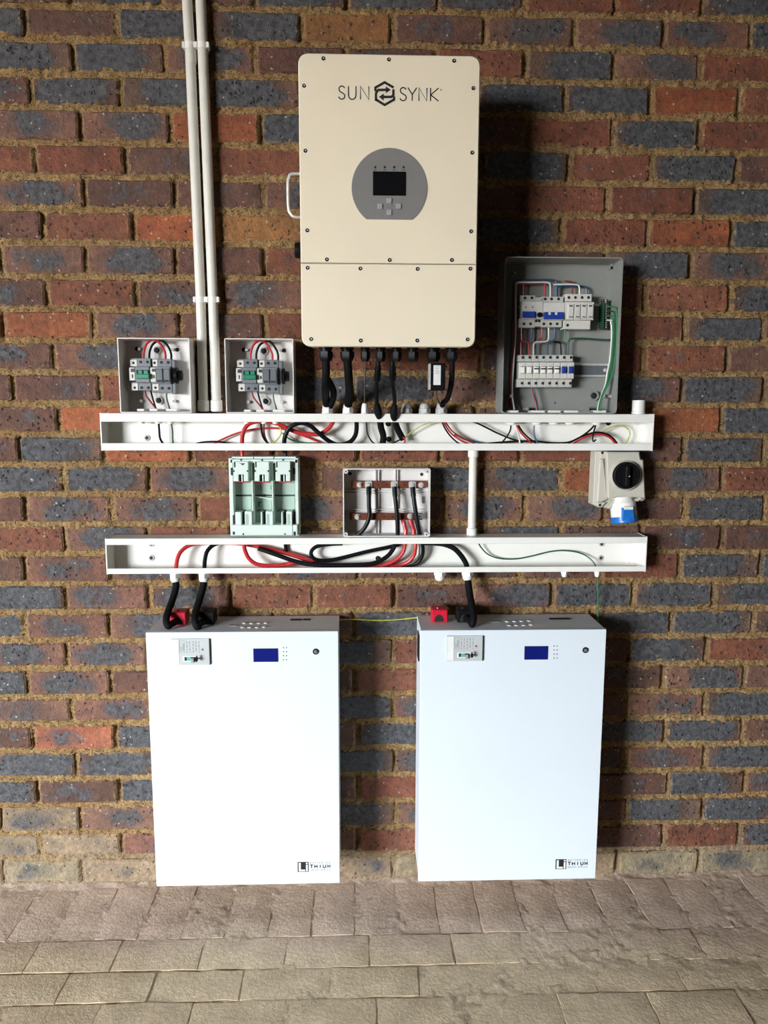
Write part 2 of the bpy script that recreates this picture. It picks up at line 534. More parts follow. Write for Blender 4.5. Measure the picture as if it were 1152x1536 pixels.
M['brick'] = brick_material()
def surround_material():
    m, N, Lk, B = nodes_of('clay_brick_surround')
    tc = N.new('ShaderNodeTexCoord'); geo = N.new('ShaderNodeNewGeometry')
    V = tc.outputs['Object']
    n1 = noise_n(N, Lk, V, 16, 6, .6); n2 = noise_n(N, Lk, V, 75, 6, .65)
    isl = geo.outputs['Random Per Island']
    c = mix_c(N, Lk, isl, (.15, .072, .052), (.24, .095, .058))
    f = math_n(N, Lk, 'ADD', math_n(N, Lk, 'MULTIPLY', n1, 2.0), math_n(N, Lk, 'FRACT', math_n(N, Lk, 'MULTIPLY', isl, 7.3)))
    c = mix_c(N, Lk, ramp(N, Lk, f, 1.35, 1.7), c, (.075, .078, .085))
    mu = N.new('ShaderNodeMix'); mu.data_type = 'RGBA'; mu.blend_type = 'MULTIPLY'; mu.inputs[0].default_value = 1
    Lk.new(c, mu.inputs[6]); Lk.new(mix_c(N, Lk, ramp(N, Lk, n2, .3, .7), (.58, .58, .60), (1.3, 1.28, 1.22)), mu.inputs[7])
    Lk.new(mu.outputs[2], B.inputs['Base Color']); B.inputs['Roughness'].default_value = .75
    bp = N.new('ShaderNodeBump'); bp.inputs['Strength'].default_value = 1.0; bp.inputs['Distance'].default_value = .006
    Lk.new(n2, bp.inputs['Height']); Lk.new(bp.outputs[0], B.inputs['Normal'])
    return m


M['surround'] = surround_material()
M['mortar'] = mortar_material()
M['paver'] = paver_material('slurry_covered_paver', 1.0)
M['slurry'] = paver_material('joint_slurry', .88)
M['plaster'] = mat('room_plaster', (.075, .055, .038), .9, noise=.12, nscale=3, bump=.3, bscale=60)
M['ground'] = mat('driveway_ground', (.27, .165, .075), .95, noise=.2, nscale=2)
M['garage_floor'] = mat('garage_floor', (.055, .045, .035), .95, noise=.2, nscale=2)


# ------------------------------------------------------------------ numpy value noise for the mortar and floor relief
def vnoise(x, z, scale, seed):
    rs = np.random.RandomState(seed)
    G = rs.rand(256, 256)
    u, v = x * scale, z * scale
    i, j = np.floor(u).astype(int), np.floor(v).astype(int)
    fu, fv = u - i, v - j
    fu = fu * fu * (3 - 2 * fu); fv = fv * fv * (3 - 2 * fv)
    i0, i1, j0, j1 = i % 256, (i + 1) % 256, j % 256, (j + 1) % 256
    return (G[i0, j0] * (1 - fu) * (1 - fv) + G[i1, j0] * fu * (1 - fv) + G[i0, j1] * (1 - fu) * fv + G[i1, j1] * fu * fv) - .5


def grid_mesh(name, verts, nx, nz, keep=None):
    idx = np.arange(nx * nz).reshape(nz, nx)
    q = np.stack([idx[:-1, :-1], idx[:-1, 1:], idx[1:, 1:], idx[1:, :-1]], -1).reshape(-1, 4)
    if keep is not None: q = q[keep.reshape(-1)]
    me = bpy.data.meshes.new(name)
    used = np.zeros(nx * nz, bool); used[q.reshape(-1)] = True
    remap = np.cumsum(used) - 1
    V = verts[used]; q = remap[q]
    me.vertices.add(len(V)); me.vertices.foreach_set('co', V.astype(np.float32).reshape(-1))
    me.loops.add(q.size); me.loops.foreach_set('vertex_index', q.astype(np.int32).reshape(-1))
    me.polygons.add(len(q)); me.polygons.foreach_set('loop_start', np.arange(0, q.size, 4, dtype=np.int32))
    me.polygons.foreach_set('use_smooth', np.ones(len(q), bool))
    me.update(calc_edges=True)
    return me


# ------------------------------------------------------------------ brick wall
LY = [7.5, 57, 108, 158, 212, 262, 310, 362, 414, 464, 510, 558, 606, 651.5, 696, 741.5, 786, 832, 876.5, 917.5, 961.5, 1003.5, 1045, 1086.5, 1128, 1169, 1209, 1250, 1287, 1329.5]
RY = [28.6, 78, 126, 177, 229, 279, 327, 376, 424, 474, 515.5, 562, 608.5, 653.6, 697, 740, 785, 827, 871, 914.5, 953, 995, 1036, 1076, 1115, 1154, 1193, 1232, 1272.5, 1311]
COURSES = [  # perpend positions of every course from the top, and what each brick looks like
    ([105, 243, 380, 520, 658, 786, 924, 1056], 'pspsssrrs'),
    ([37.5, 176, 314, 452, 588, 728, 862, 997, 1128], 'spssypmmms'),
    ([109, 247, 382, 518, 653, 788, 921, 1051], 'ssmpprsmr'),
    ([46, 181, 317, 452, 585, 717, 848, 977, 1111], 'psssppssor'),
    ([120, 255, 391, 525, 658, 791, 921, 1051], 'mmospprsr'),
    ([53, 188, 322, 456, 590, 722, 854, 979, 1107], 'rrprppsrsp'),
    ([127, 262, 395, 530, 660, 786, 912, 1043], 'mppmpprrs'),
    ([64, 199, 330, 462, 590, 718, 843, 973, 1099], 'proyppsros'),
    ([2, 129, 262, 395, 525, 655, 780, 908, 1036], 'rmmprpppsm'),
    ([70, 204, 333, 462, 590, 718, 845, 968, 1096], 'prpmpprrrs'),
    ([2, 141, 270, 397, 525, 652, 778, 902, 1028, 1146], 'romprpprrsp'),
    ([80, 212, 340, 467, 594, 721, 844, 966, 1091], 'pmpprrprrp'),
    ([19, 150, 278, 404, 530, 655, 778, 902, 1023, 1146], 'pprpssppmsp'),
    ([87, 215, 340, 465, 590, 713, 838, 960, 1083], 'porpppppos'),
    ([28, 155, 286, 410, 537, 661, 781, 905, 1026, 1147], 'psorrrrrpss'),
    ([95, 223, 348, 475, 600, 722, 842, 963, 1083], 'ssmmpssomr'),
    ([37, 168, 296, 420, 544, 665, 788, 906, 1028, 1148], 'pmmrmpmmpsp'),
    ([97, 222, 347, 472, 596, 719, 841, 962, 1082], 'rmrpppsppp'),
    ([36, 165, 291, 414, 537, 660, 780, 902, 1021, 1141], 'pmmppppprss'),
    ([98, 223, 346, 471, 591, 708, 828, 951, 1070], 'smmrrpmsss'),
    ([37, 163, 288, 410, 531, 650, 768, 888, 1007, 1129], 'smmppsspsss'),
    ([99, 222, 345, 468, 589, 707, 825, 943, 1060], 'mmppsrppsr'),
    ([41, 166, 288, 410, 531, 648, 765, 880, 995, 1116], 'smprprpppmp'),
    ([107, 228, 349, 470, 589, 707, 824, 940, 1057], 'mmppsmppms'),
    ([48, 172, 294, 416, 536, 652, 768, 883, 998, 1114], 'pqsppsppssp'),
    ([113, 233, 353, 473, 591, 708, 825, 941, 1057], 'ssppssppms'),
    ([55, 178, 298, 418, 537, 653, 770, 886, 1003, 1117], 'spspprpppsm'),
    ([1, 120, 238, 356, 475, 593, 710, 826, 940, 1054], 'ttmppsmppss'),
    ([60, 181, 300, 418, 537, 653, 768, 882, 995, 1109], 'ttmpprppprs'),
    ([6, 122, 240, 357, 474, 591, 704, 815, 926, 1048], 'ttttttttttt'),
]
TONE = {  # clay colour, amount of dark fired patch
    'r': ((0.218, 0.077, 0.042), .10), 'o': ((0.335, 0.104, 0.042), .03), 'p': ((0.153, 0.074, 0.052), .30), 's': ((0.158, 0.090, 0.064), .95),
    'm': ((0.232, 0.114, 0.078), .58), 'y': ((.36, .158, .055), .12), 't': ((0.315, 0.245, 0.161), .30), 'q': ((0.400, 0.136, 0.072), .55)}
PZ = .085


def line_z(k, x):
    """height of the bed joint k at x; k = -1 is one course above the highest one measured"""
    if k < 0:
        a, b = line_z(0, x), line_z(1, x)
        return a + (a - b) * -k
    pa, pb = at(15, LY[k]), at(1135, RY[k])
    m = pa.z + (pb.z - pa.z) * (x - pa.x) / (pb.x - pa.x)
    ideal = (29 - k) * PZ
    return .6 * m + .4 * ideal


XL, XR, ZTOP = -1.75, 1.75, 2.72
bricks = []        # (x0, x1, ztop, zbot, tone, shown)
rnd = random.Random(3)
for ci, (js, cols) in enumerate(COURSES):
    k = ci - 1
    ym = (LY[0] + RY[0]) / 2 - 25 if k < 0 else (LY[k] + RY[k] + LY[k + 1] + RY[k + 1]) / 4
    xs = [at(j, ym + (j - 576) * 0).x for j in js]
    ext_l = xs[0] - .235; ext_r = xs[-1] + .235
    edges = [ext_l] + xs + [ext_r]
    tones = list(cols)[:len(edges) - 1]
    while len(tones) < len(edges) - 1: tones.append('p')
    shown = [True] * len(tones)
    while edges[0] > XL: edges.insert(0, edges[0] - .2355); tones.insert(0, rnd.choice('psmrp')); shown.insert(0, False)
    while edges[-1] < XR: edges.append(edges[-1] + .2355); tones.append(rnd.choice('psmrp')); shown.append(False)
    for i in range(len(tones)):
        x0, x1 = edges[i], edges[i + 1]
        xm = (x0 + x1) / 2
        bricks.append((x0, x1, line_z(k, xm), line_z(k + 1, xm), tones[i], shown[i], k))
for extra in (2, 3):     # courses above the frame
    z1 = line_z(-extra, 0); z0 = line_z(-extra + 1, 0)
    x = XL - (.12 if extra % 2 else 0)
    while x < XR:
        bricks.append((x, x + .2355, z1, z0, rnd.choice('psmrp'), False, -extra)); x += .2355

BED, PERP = .0145, .0135


def brick_mb(w, h, rd):
    """irregular stretcher face with worn arrises, in local coordinates"""
    mb = MB()
    hw, hh = w / 2, h / 2
    base = []
    for i in range(4):
        sx, sz = ((-1, -1), (1, -1), (1, 1), (-1, 1))[i]
        base.append((sx * hw, sz * hh))
    pts = []
    c = .006
    for (x, z), (nx_, nz_) in zip(base, base[1:] + base[:1]):
        n = 4 if abs(nx_ - x) > abs(nz_ - z) else 2
        dx, dz = nx_ - x, nz_ - z
        L = math.hypot(dx, dz)
        for j in range(n + 1):
            t = (c + (L - 2 * c) * j / n) / L
            pts.append((x + dx * t + rd.uniform(-.0016, .0016), z + dz * t + rd.uniform(-.0016, .0016)))
    yf = rd.uniform(-.0035, .002)
    tx, tz = rd.uniform(-.012, .012), rd.uniform(-.02, .02)
    bv = .0045
    b = mb.ring([(x, .035, z) for x, z in pts])
    m_ = mb.ring([(x, yf + bv + x * tx + z * tz, z) for x, z in pts])
    f = mb.ring([(x * (1 - bv / hw), yf + x * tx + z * tz, z * (1 - bv / hh)) for x, z in pts])
    mb.bridge(b, m_); mb.bridge(m_, f); mb.cap(f)
    return mb


# mortar bed: one relief surface, cut away behind the bricks
STEP = .0042
nx = int((XR - XL) / STEP) + 1
nz = int(ZTOP / STEP) + 1
gx, gz = np.meshgrid(np.linspace(XL, XR, nx), np.linspace(-.03, ZTOP, nz))
bed = vnoise(gx, gz, 28, 1) * .005 + vnoise(gx, gz, 75, 2) * .006 + vnoise(gx, gz, 170, 3) * .009
yb_ = bed + .0034
inside = np.zeros(gx.shape, bool)
for (x0, x1, z1, z0, tn, sh, k) in bricks:
    # the perpend to the right of this brick is raked deeper than the bed joints
    sel = (np.abs(gx - x1) < PERP / 2 + .002) & (gz > z0 + BED * .45) & (gz < z1 - BED * .45)
    deep = .012 + vnoise(gx[sel], gz[sel], 9, 11) * .016
    yb_[sel] = np.maximum(deep, .0) + bed[sel] * .7
    inside |= (gx > x0 + PERP / 2 + .006) & (gx < x1 - PERP / 2 - .006) & (gz > z0 + BED / 2 + .006) & (gz < z1 - BED / 2 - .006)
keep = ~(inside[:-1, :-1] & inside[1:, :-1] & inside[:-1, 1:] & inside[1:, 1:])
wall = structure('wall_back', grid_mesh('wall_back', np.stack([gx, yb_, gz], -1).reshape(-1, 3), nx, nz, keep), M['mortar'])
wall['label'] = 'rough sandy mortar joints of the brick wall behind the equipment'

rest = MB()
rb = random.Random(21)
n_b = 0
for (x0, x1, z1, z0, tn, sh, k) in bricks:
    w = x1 - x0 - PERP + rb.uniform(-.002, .002)
    h = z1 - z0 - BED + rb.uniform(-.0025, .0025)
    ctr = ((x0 + x1) / 2, 0, (z0 + z1) / 2)
    mb = brick_mb(w, h, rb)
    if sh:
        o = link('brick', mb.mesh('brick', M['brick']), wall, ctr)
        base, sl = TONE[tn]
        j = rb.uniform(.85, 1.18); g = rb.uniform(.94, 1.08)
        o.color = (base[0] * j, base[1] * j * g, base[2] * j * g, max(0, min(1, sl + rb.uniform(-.12, .12))))
        n_b += 1
    else:
        off = len(rest.v)
        rest.v += [(p[0] + ctr[0], p[1], p[2] + ctr[2]) for p in mb.v]
        rest.f += [tuple(i + off for i in f) for f in mb.f]
ro = link('brick_surround', rest.mesh('brick_surround', M['surround']), wall)
ro['kind'] = 'stuff'

# ------------------------------------------------------------------ floor
fx0, fx1, fy0 = -7.9, 2.2, DOOR_Y
FS = .006
nxf = int(3.2 / FS) + 1; nyf = int(1.3 / FS) + 1
gx, gy = np.meshgrid(np.linspace(-1.6, 1.6, nxf), np.linspace(-1.26, .04, nyf))
gzf = -.0034 + vnoise(gx, gy, 6, 31) * .0055 + vnoise(gx, gy, 40, 32) * .0035 + vnoise(gx, gy, 110, 33) * .0028
gzf += np.clip((gy + .03) / .05, 0, 1) * (.006 + .008 * vnoise(gx, gy, 24, 35))      # slurry fillet against the wall
floor = structure('floor', grid_mesh('floor', np.stack([gx, gy, gzf], -1).reshape(-1, 3), nxf, nyf), M['slurry'])
pr = random.Random(5)


def paver(x0, x1, y0, y1):
    nx_, ny_ = (6, 3) if x1 - x0 > y1 - y0 else (3, 6)
    cx_, cy_ = (x0 + x1) / 2, (y0 + y1) / 2
    mb = MB()
    zt = pr.uniform(-.0010, .0010); tx, ty = pr.uniform(-.008, .008), pr.uniform(-.008, .008)
    g = .0022
    X = np.linspace(x0 + g, x1 - g, nx_ + 1) - cx_; Y = np.linspace(y0 + g, y1 - g, ny_ + 1) - cy_
    rows = []
    for j, yy in enumerate(Y):
        row = []
        for i, xx in enumerate(X):
            e = i in (0, nx_) or j in (0, ny_)
            row.append((xx + (pr.uniform(-.0022, .0022) if e else 0), yy + (pr.uniform(-.0022, .0022) if e else 0),
                        zt + xx * tx + yy * ty + pr.uniform(-.0009, .0009) - (.0022 if e else 0)))
        rows.append(mb.ring(row))
    for j in range(ny_):
        for i in range(nx_):
            mb.f.append((rows[j][i], rows[j][i + 1], rows[j + 1][i + 1], rows[j + 1][i]))
    loop = rows[0] + [r[-1] for r in rows[1:]] + rows[-1][-2::-1] + [r[0] for r in rows[-2:0:-1]]
    low = mb.ring([(mb.v[i][0], mb.v[i][1], -.02) for i in loop])
    mb.bridge(loop, low)
    mb.cap(low)
    o = link('paver', mb.mesh('paver', M['paver']), floor, (cx_, cy_, 0))
    return o


HW = .1185
x = -.352 - HW * 9
while x < 1.3:
    paver(x, x + HW + pr.uniform(-.002, .002), -.240, -.016); x += HW
ROWS = [(-.243, -.356, -.297), (-.359, -.458, .271), (-.461, -.572, -.282), (-.575, -.688, -.17), (-.691, -.803, -.05), (-.806, -.918, .07)]
for y1, y0, ph in ROWS:
    wv = .2225
    x = ph - wv * 7
    while x < 1.3:
        if x + wv > -1.35: paver(x, x + wv, y0, y1)
        x += wv

# ------------------------------------------------------------------ rest of the garage (behind the camera) with its open door
def plain(name, mb, m):
    o = link(name, mb.mesh(name, m)); o['kind'] = 'structure'; return o


plain('ceiling', MB().box(fx0, fx1, fy0, .1, ZTOP + .002, ZTOP + .1), M['plaster'])
plain('wall_left', MB().box(fx0 - .12, fx0, fy0, .1, -.02, ZTOP), M['plaster'])
plain('wall_right', MB().box(fx1, fx1 + .12, fy0, .1, -.02, ZTOP), M['plaster'])
fw = MB().box(DOOR_X1, fx1, fy0 - .12, fy0, -.02, ZTOP)
fw.box(fx0, DOOR_X1, fy0 - .12, fy0, DOOR_Z1, ZTOP)
fw.box(fx0, DOOR_X0, fy0 - .12, fy0, -.02, DOOR_Z1)
plain('wall_front', fw, M['plaster'])
plain('trim_1', MB().box(fx0, XL, -.005, .1, -.02, ZTOP), M['plaster'])
plain('trim_2', MB().box(XR, fx1, -.005, .1, -.02, ZTOP), M['plaster'])
gr = MB()
plain('added_sky_blocker', MB().box(-12, 3, fy0 - 3.3, fy0 - .12, 3.75, 3.85).box(-12, 3, fy0 - .14, fy0 - .12, ZTOP - .05, 3.8), M['plaster'])  # added, unseen overhang: blocks high sky to cut floor bounce near the door
gr.box(-20, 10, -22, fy0 - .12, -.06, -.03)
plain('ground', gr, M['ground'])
gr = MB()
gr.box(fx0, -1.6, fy0 - .12, .05, -.06, -.006)
gr.box(1.6, fx1, fy0 - .12, .05, -.06, -.006)
gr.box(-1.6, 1.6, fy0 - .12, -1.26, -.06, -.006)
plain('floor_surround', gr, M['garage_floor'])

# ------------------------------------------------------------------ photo crops used as rulers: local crop units -> photo position
def ruler(x0, y0, s):
    return lambda x, y: (x0 + x / s, y0 + y / s)


c1, c2, c3, c4 = ruler(420, 60, 3.6), ruler(420, 340, 3.6), ruler(140, 490, 3.388), ruler(440, 500, 3.6)
c5, c6, c7, c8 = ruler(730, 360, 5.008), ruler(730, 590, 4.267), ruler(320, 660, 3.2), ruler(140, 780, 2.743)
cR, cF, cB, cS = ruler(600, 780, 2.88), ruler(335, 675, 9.216), ruler(505, 690, 7.68), ruler(880, 670, 11.52)
cT, cU, cV = ruler(210, 900, 7.68), ruler(615, 900, 9.216), ruler(340, 915, 6.4)
cQ = lambda x, y: (x, y)


def pbox(mb, c, x0, y0, x1, y1, yf, yb, bev=0.0, r=0.0):
    a = c(x0, y0); b = c(x1, y1)
    q = quad(*rect(a[0], a[1], b[0], b[1], yf))
    if r > 0: q = rounded(q, r)
    mb.prism(q, yf, yb, bev)
    return mb


def ppoly(mb, c, pts, yf, yb, bev=0.0, r=0.0):
    q = xz([c(*p) for p in pts], yf)[::-1]
    if r > 0: q = rounded(q, r)
    mb.prism(q, yf, yb, bev)
    return mb


def pdisc(mb, c, x, y, rad, prof, yf, n=20):
    """lathe about the y axis at a crop position; prof = [(y offset backward from yf, radius factor)]"""
    p = at(*c(x, y), yf)
    q = at(*c(x + rad, y), yf)
    R = abs(q.x - p.x)
    mb.lathe(p, (0, 1, 0), [(t, R * k) for t, k in prof], n)
    return mb


def wire(name, label, cat, c, pts, y, r, m, group=None, n=8):
    P = spline(path([(*c(p[0], p[1]), *p[2:]) for p in pts], y))
    return single(name, MB().tube(P, r, n), m, label, cat, P[-1] if P[-1].z < P[0].z else P[0], group)


FNT = {
    'S': [[(.92, .84), (.78, .95), (.55, 1.0), (.30, .97), (.12, .86), (.10, .70), (.25, .57), (.55, .49), (.82, .40), (.95, .26), (.88, .10), (.65, .0), (.40, .0), (.18, .06), (.04, .18)]],
    'U': [[(.08, 1), (.08, .35), (.16, .12), (.36, 0), (.64, 0), (.84, .12), (.92, .35), (.92, 1)]],
    'N': [[(.08, 0), (.08, 1), (.92, 0), (.92, 1)]],
    'Y': [[(0, 1), (.5, .48), (1, 1)], [(.5, .48), (.5, 0)]],
    'K': [[(.1, 0), (.1, 1)], [(.95, 1), (.12, .46), (.98, 0)]],
    'B': [[(.1, 0), (.1, 1), (.6, 1), (.82, .88), (.82, .64), (.6, .53), (.1, .53)], [(.6, .53), (.9, .4), (.9, .12), (.65, 0), (.1, 0)]],
    'A': [[(0, 0), (.5, 1), (1, 0)], [(.2, .36), (.8, .36)]],
    'T': [[(0, 1), (1, 1)], [(.5, 1), (.5, 0)]],
    'E': [[(.9, 1), (.1, 1), (.1, 0), (.9, 0)], [(.1, .52), (.75, .52)]],
    'R': [[(.1, 0), (.1, 1), (.65, 1), (.88, .86), (.88, .62), (.65, .5), (.1, .5)], [(.5, .5), (.95, 0)]],
    'I': [[(.5, 0), (.5, 1)]],
    'H': [[(.08, 0), (.08, 1)], [(.92, 0), (.92, 1)], [(.08, .52), (.92, .52)]],
    'M': [[(.05, 0), (.05, 1), (.5, .3), (.95, 1), (.95, 0)]],
    'O': [[(.5, 1), (.15, .85), (.03, .5), (.15, .15), (.5, 0), (.85, .15), (.97, .5), (.85, .85), (.5, 1)]],
    'F': [[(.1, 0), (.1, 1), (.9, 1)], [(.1, .52), (.75, .52)]],
    'C': [[(.95, .82), (.7, .98), (.4, 1), (.12, .8), (.04, .5), (.12, .2), (.4, 0), (.7, .02), (.95, .18)]],
    'L': [[(.1, 1), (.1, 0), (.9, 0)]],
    '0': [[(.5, 1), (.15, .85), (.08, .5), (.15, .15), (.5, 0), (.85, .15), (.92, .5), (.85, .85), (.5, 1)]],
    '1': [[(.3, .8), (.55, 1), (.55, 0)]],
    ' ': [],
}


def letters(mb, text, x0, z0, x1, h, wid, y, gap=.28):
    """stroke lettering filling x0..x1, standing on z0"""
    u = (x1 - x0) / (len(text) + gap * (len(text) - 1))
    for i, ch in enumerate(text):
        ox = x0 + i * u * (1 + gap)
        for st in FNT[ch]:
            mb.ribbon([(ox + px * u, z0 + pz * h) for px, pz in st], wid, y - .0004, y + .0003)
    return mb


# ------------------------------------------------------------------ conduits on the wall
def conduit(label, line, rad, clips, bell, foot, y=-.020):
    pts = [at(px, py, y) for px, py in line]
    top = pts[0] + (pts[0] - pts[1]).normalized() * ((ZTOP - .02 - pts[0].z))
    T = Thing('conduit_pipe', label, 'conduit', pts[-1], 'white conduits running up the wall')
    T.part('pipe', MB().tube([top] + pts, rad, 16), M['pvc_pipe'])
    for py, px in clips:
        p = at(px, py, y)
        mb = MB().lathe(p + Vector((0, 0, .008)), (0, 0, -1), [(0, rad * 1.13), (.016, rad * 1.13)], 16)
        mb.box(p.x - rad * .9, p.x + rad * .9, y, -.001, p.z - .008, p.z + .008)
        for s in (-1, 1):
            mb.box(p.x + s * rad * 1.12 - .003, p.x + s * rad * 1.12 + .003, y - rad * .9, y + rad * .5, p.z - .007, p.z + .007)
        T.part('saddle_clip', mb, M['pvc'])
    if bell:
        p = at(*bell, y)
        T.part('coupling', MB().lathe(p + Vector((0, 0, .03)), (0, 0, -1), [(0, rad * 1.02), (.004, rad * 1.12), (.034, rad * 1.12), (.042, rad * 1.0)], 16), M['pvc_pipe'])
    if foot:
        p = pts[-1]
        T.part('end_coupling', MB().lathe(p + Vector((0, 0, .032)), (0, 0, -1), [(0, rad * 1.02), (.002, rad * 1.2), (.030, rad * 1.22), (.031, rad)], 16), M['pvc'])
    return T


conduit('left one of the two long white conduits, with a joint near its top clip', [(280.5, 0), (285, 74), (301, 450), (305.5, 617.5)], .0132, [(70, 284.8), (450, 300.8)], (286.5, 88), True)
conduit('right one of the two long white conduits, beside the second isolator box', [(301, 0), (319.5, 450), (325, 617.5)], .0134, [(70, 303.9), (450, 319.5)], None, True)

# ------------------------------------------------------------------ trunking
TRF = -.070


def trunking(label, x0, x1, z0, z1, lip):
    T = Thing('cable_trunking', label, 'trunking', ((x0 + x1) / 2, -.004, z0), 'open white cable trunking')
    t = .0022
    T.part('back_panel', MB().box(x0, x1, -.0065, -.0042, z0, z1), M['pvc'])
    for za, zb in ((z1 - t, z1), (z0, z0 + t)):
        T.part('flange', MB().box(x0, x1, TRF, -.0042, za, zb), M['pvc'])
    T.part('lip', MB().prism(quad(x0, z1 - lip, x1, z1), TRF - .002, TRF + .001, .0008), M['pvc'])
    T.part('lip', MB().prism(quad(x0, z0, x1, z0 + lip * .86), TRF - .002, TRF + .001, .0008), M['pvc'])
    for xa, xb, xo in ((x0 - .0025, x0 + .0005, x0 + .030), (x1 - .0005, x1 + .0025, x1 - .030)):
        e = T.part('end_cap', MB().box(xa, xb, TRF - .0022, -.0042, z0 - .001, z1 + .001), M['pvc'])
        T.part('cap_flap', MB().box(min(xa, xo), max(xb, xo), -.0095, -.0065, z0 + .004, z1 - .004), M['pvc'], e)
    return T


UX0, UX1, UZ0, UZ1 = -.792, .709, 1.3185, 1.418
TU = trunking('upper white trunking under the inverter, its cover off and full of thin wires', UX0, UX1, UZ0, UZ1, .0225)
LX0, LX1, LZ0, LZ1 = -.7945, .707, .9775, 1.0765
TL = trunking('lower white trunking above the two batteries, its cover off with thick red and black cables', LX0, LX1, LZ0, LZ1, .0175)


def screw_into(T, c, x, y, r, yf, m=None):
    mb = MB(); pdisc(mb, c, x, y, r, [(-.003, .55), (-.0025, .95), (0, 1.0)], yf, 14)
    s = T.part('screw', mb, m or M['glandgrey'])
    mb = MB(); pdisc(mb, c, x, y, r * .55, [(-.0036, .8), (-.0028, 1.0)], yf, 10)
    T.part('screw_slot', mb, M['hole'], s)


for x, y in ((273, 565),): screw_into(TU, c3, x, y, 17, -.0065)
for x, y in ((515, 572), (512, 488)): screw_into(TU, c4, x, y, 15, -.0065, M['black'])
for x, y in ((778, 190),): screw_into(TU, c6, x, y, 16, -.0065, M['black'])
for x, y in ((239, 155), (239, 98)): screw_into(TL, c8, x, y, 14, -.0065)
for x, y in ((867, 163), (870, 103)): screw_into(TL, cR, x, y, 12, -.0065)
screw_into(TL, c7, 790, 568, 12, -.0065, M['black'])


def gland(T, p, d, r, m, length=.024, sub=True):
    """cable gland: flange, hexagon, ribbed dome; p on the panel, d = direction it points"""
    mb = MB()
    d = Vector((0, 0, d))
    mb.lathe(p, d, [(0, r * 1.14), (length * .14, r * 1.14), (length * .15, r * .9)], 16)
    mb.lathe(p + d * length * .15, d, [(0, r * 1.12), (length * .34, r * 1.12), (length * .38, r * 1.0)], 6)
    mb.lathe(p + d * length * .53, d, [(0, r * .98), (length * .20, r * .96), (length * .36, r * .84), (length * .47, r * .66)], 14)
    g = T.part('cable_gland', mb, m)
    return g


# glands standing on the upper trunking's top flange (below the inverter)
for px, r, m in ((491, .0135, M['pvc']), (522, .0135, M['pvc']), (547, .0085, M['pvc']), (610, .0142, M['glandgrey']), (637, .0145, M['glandgrey']), (662, .0145, M['glandgrey'])):
    p = at(px, 619, -.040); p.z = UZ1
    gland(TU, p, 1, r, m, .028)
# sockets of the bushes that come through from the boxes above
for c, xs, r in ((c3, (243, 330, 392), .0095), (c3, (782, 868, 925), .009), (c6, (160, 322, 430, 535, 705), .0150)):
    for x in xs:
        p = at(*c(x, 470 if c is c3 else 180), -.042); p.z = UZ1 - .0022
        TU.part('bush_nut', MB().lathe(p, (0, 0, -1), [(0, r * 1.05), (.021, r * 1.05), (.026, r * .85), (.0262, r * .6)], 14), M['pvc'])
# glands under the lower trunking
for c, x, r, L_ in ((c8, 337, .0145, .030), (c8, 455, .0145, .030), (cR, 172, .0150, .028), (cR, 292, .0150, .028), (cR, 710, .0085, .020), (cR, 852, .0075, .020)):
    p = at(*c(x, 225), -.048); p.z = LZ0
    gland(TL, p, -1, r, M['pvc'], L_)

# small conduit between the two trunkings
a, b = at(710, 677, -.030), at(709.5, 802, -.030)
T = Thing('conduit_pipe', 'short white conduit joining the upper trunking to the lower one', 'conduit', (a.x, -.03, LZ1))
T.part('pipe', MB().tube([(a.x, -.03, UZ0 - .001), (a.x, -.03, LZ1 + .001)], .0118, 16), M['pvc_pipe'])
T.part('coupling', MB().lathe((a.x, -.03, UZ0 - .0005), (0, 0, -1), [(0, .0150), (.019, .0150), (.021, .0122)], 16), M['pvc'])
T.part('coupling', MB().lathe((a.x, -.03, LZ1 + .0005), (0, 0, 1), [(0, .0150), (.019, .0150), (.021, .0122)], 16), M['pvc'])
# conduit stub on the right end of the upper trunking
p = at(957.5, 619, -.040)
T = Thing('conduit_stub', 'short white capped conduit stub on the right end of the upper trunking', 'conduit', (p.x, -.04, UZ1))
T.part('collar', MB().lathe((p.x, -.04, UZ1 + .0003), (0, 0, 1), [(0, .0185), (.0065, .0185), (.0075, .0165)], 16), M['pvc'])
T.part('socket', MB().lathe((p.x, -.04, UZ1 + .0075), (0, 0, 1), [(0, .0172), (.006, .0178), (.028, .0178), (.031, .0170), (.0312, .0140), (.020, .0135)], 18), M['pvc'])

# ------------------------------------------------------------------ inverter
IY = -.252
ix0, iz0, ix1, iz1 = -.2375, 1.5815, .1865, 2.2455
zseam = at(584, 395.5, IY).z
T = Thing('solar_inverter', 'large cream wall inverter with a round grey display and a black logo', 'inverter', ((ix0 + ix1) / 2, -.02, iz0))
INV = T
full = rounded(quad(ix0, iz0, ix1, iz1), .022, 6)
# the cover is two pressed plates with rounded outer corners
def round_some(x0, z0, x1, z1, r, top):
    out = []
    cs = [(x0, z0), (x1, z0), (x1, z1), (x0, z1)]
    for i, p in enumerate(cs):
        is_top = p[1] == z1
        if is_top == top:
            a = Vector(cs[i - 1]); b = Vector(cs[(i + 1) % 4]); p = Vector(p)
            s = p + (a - p).normalized() * r; e = p + (b - p).normalized() * r
            for k in range(9):
                t = k / 8; q = s * (1 - t) ** 2 + p * 2 * t * (1 - t) + e * t * t
                out.append((q.x, q.y))
        else: out.append(p)
    return out


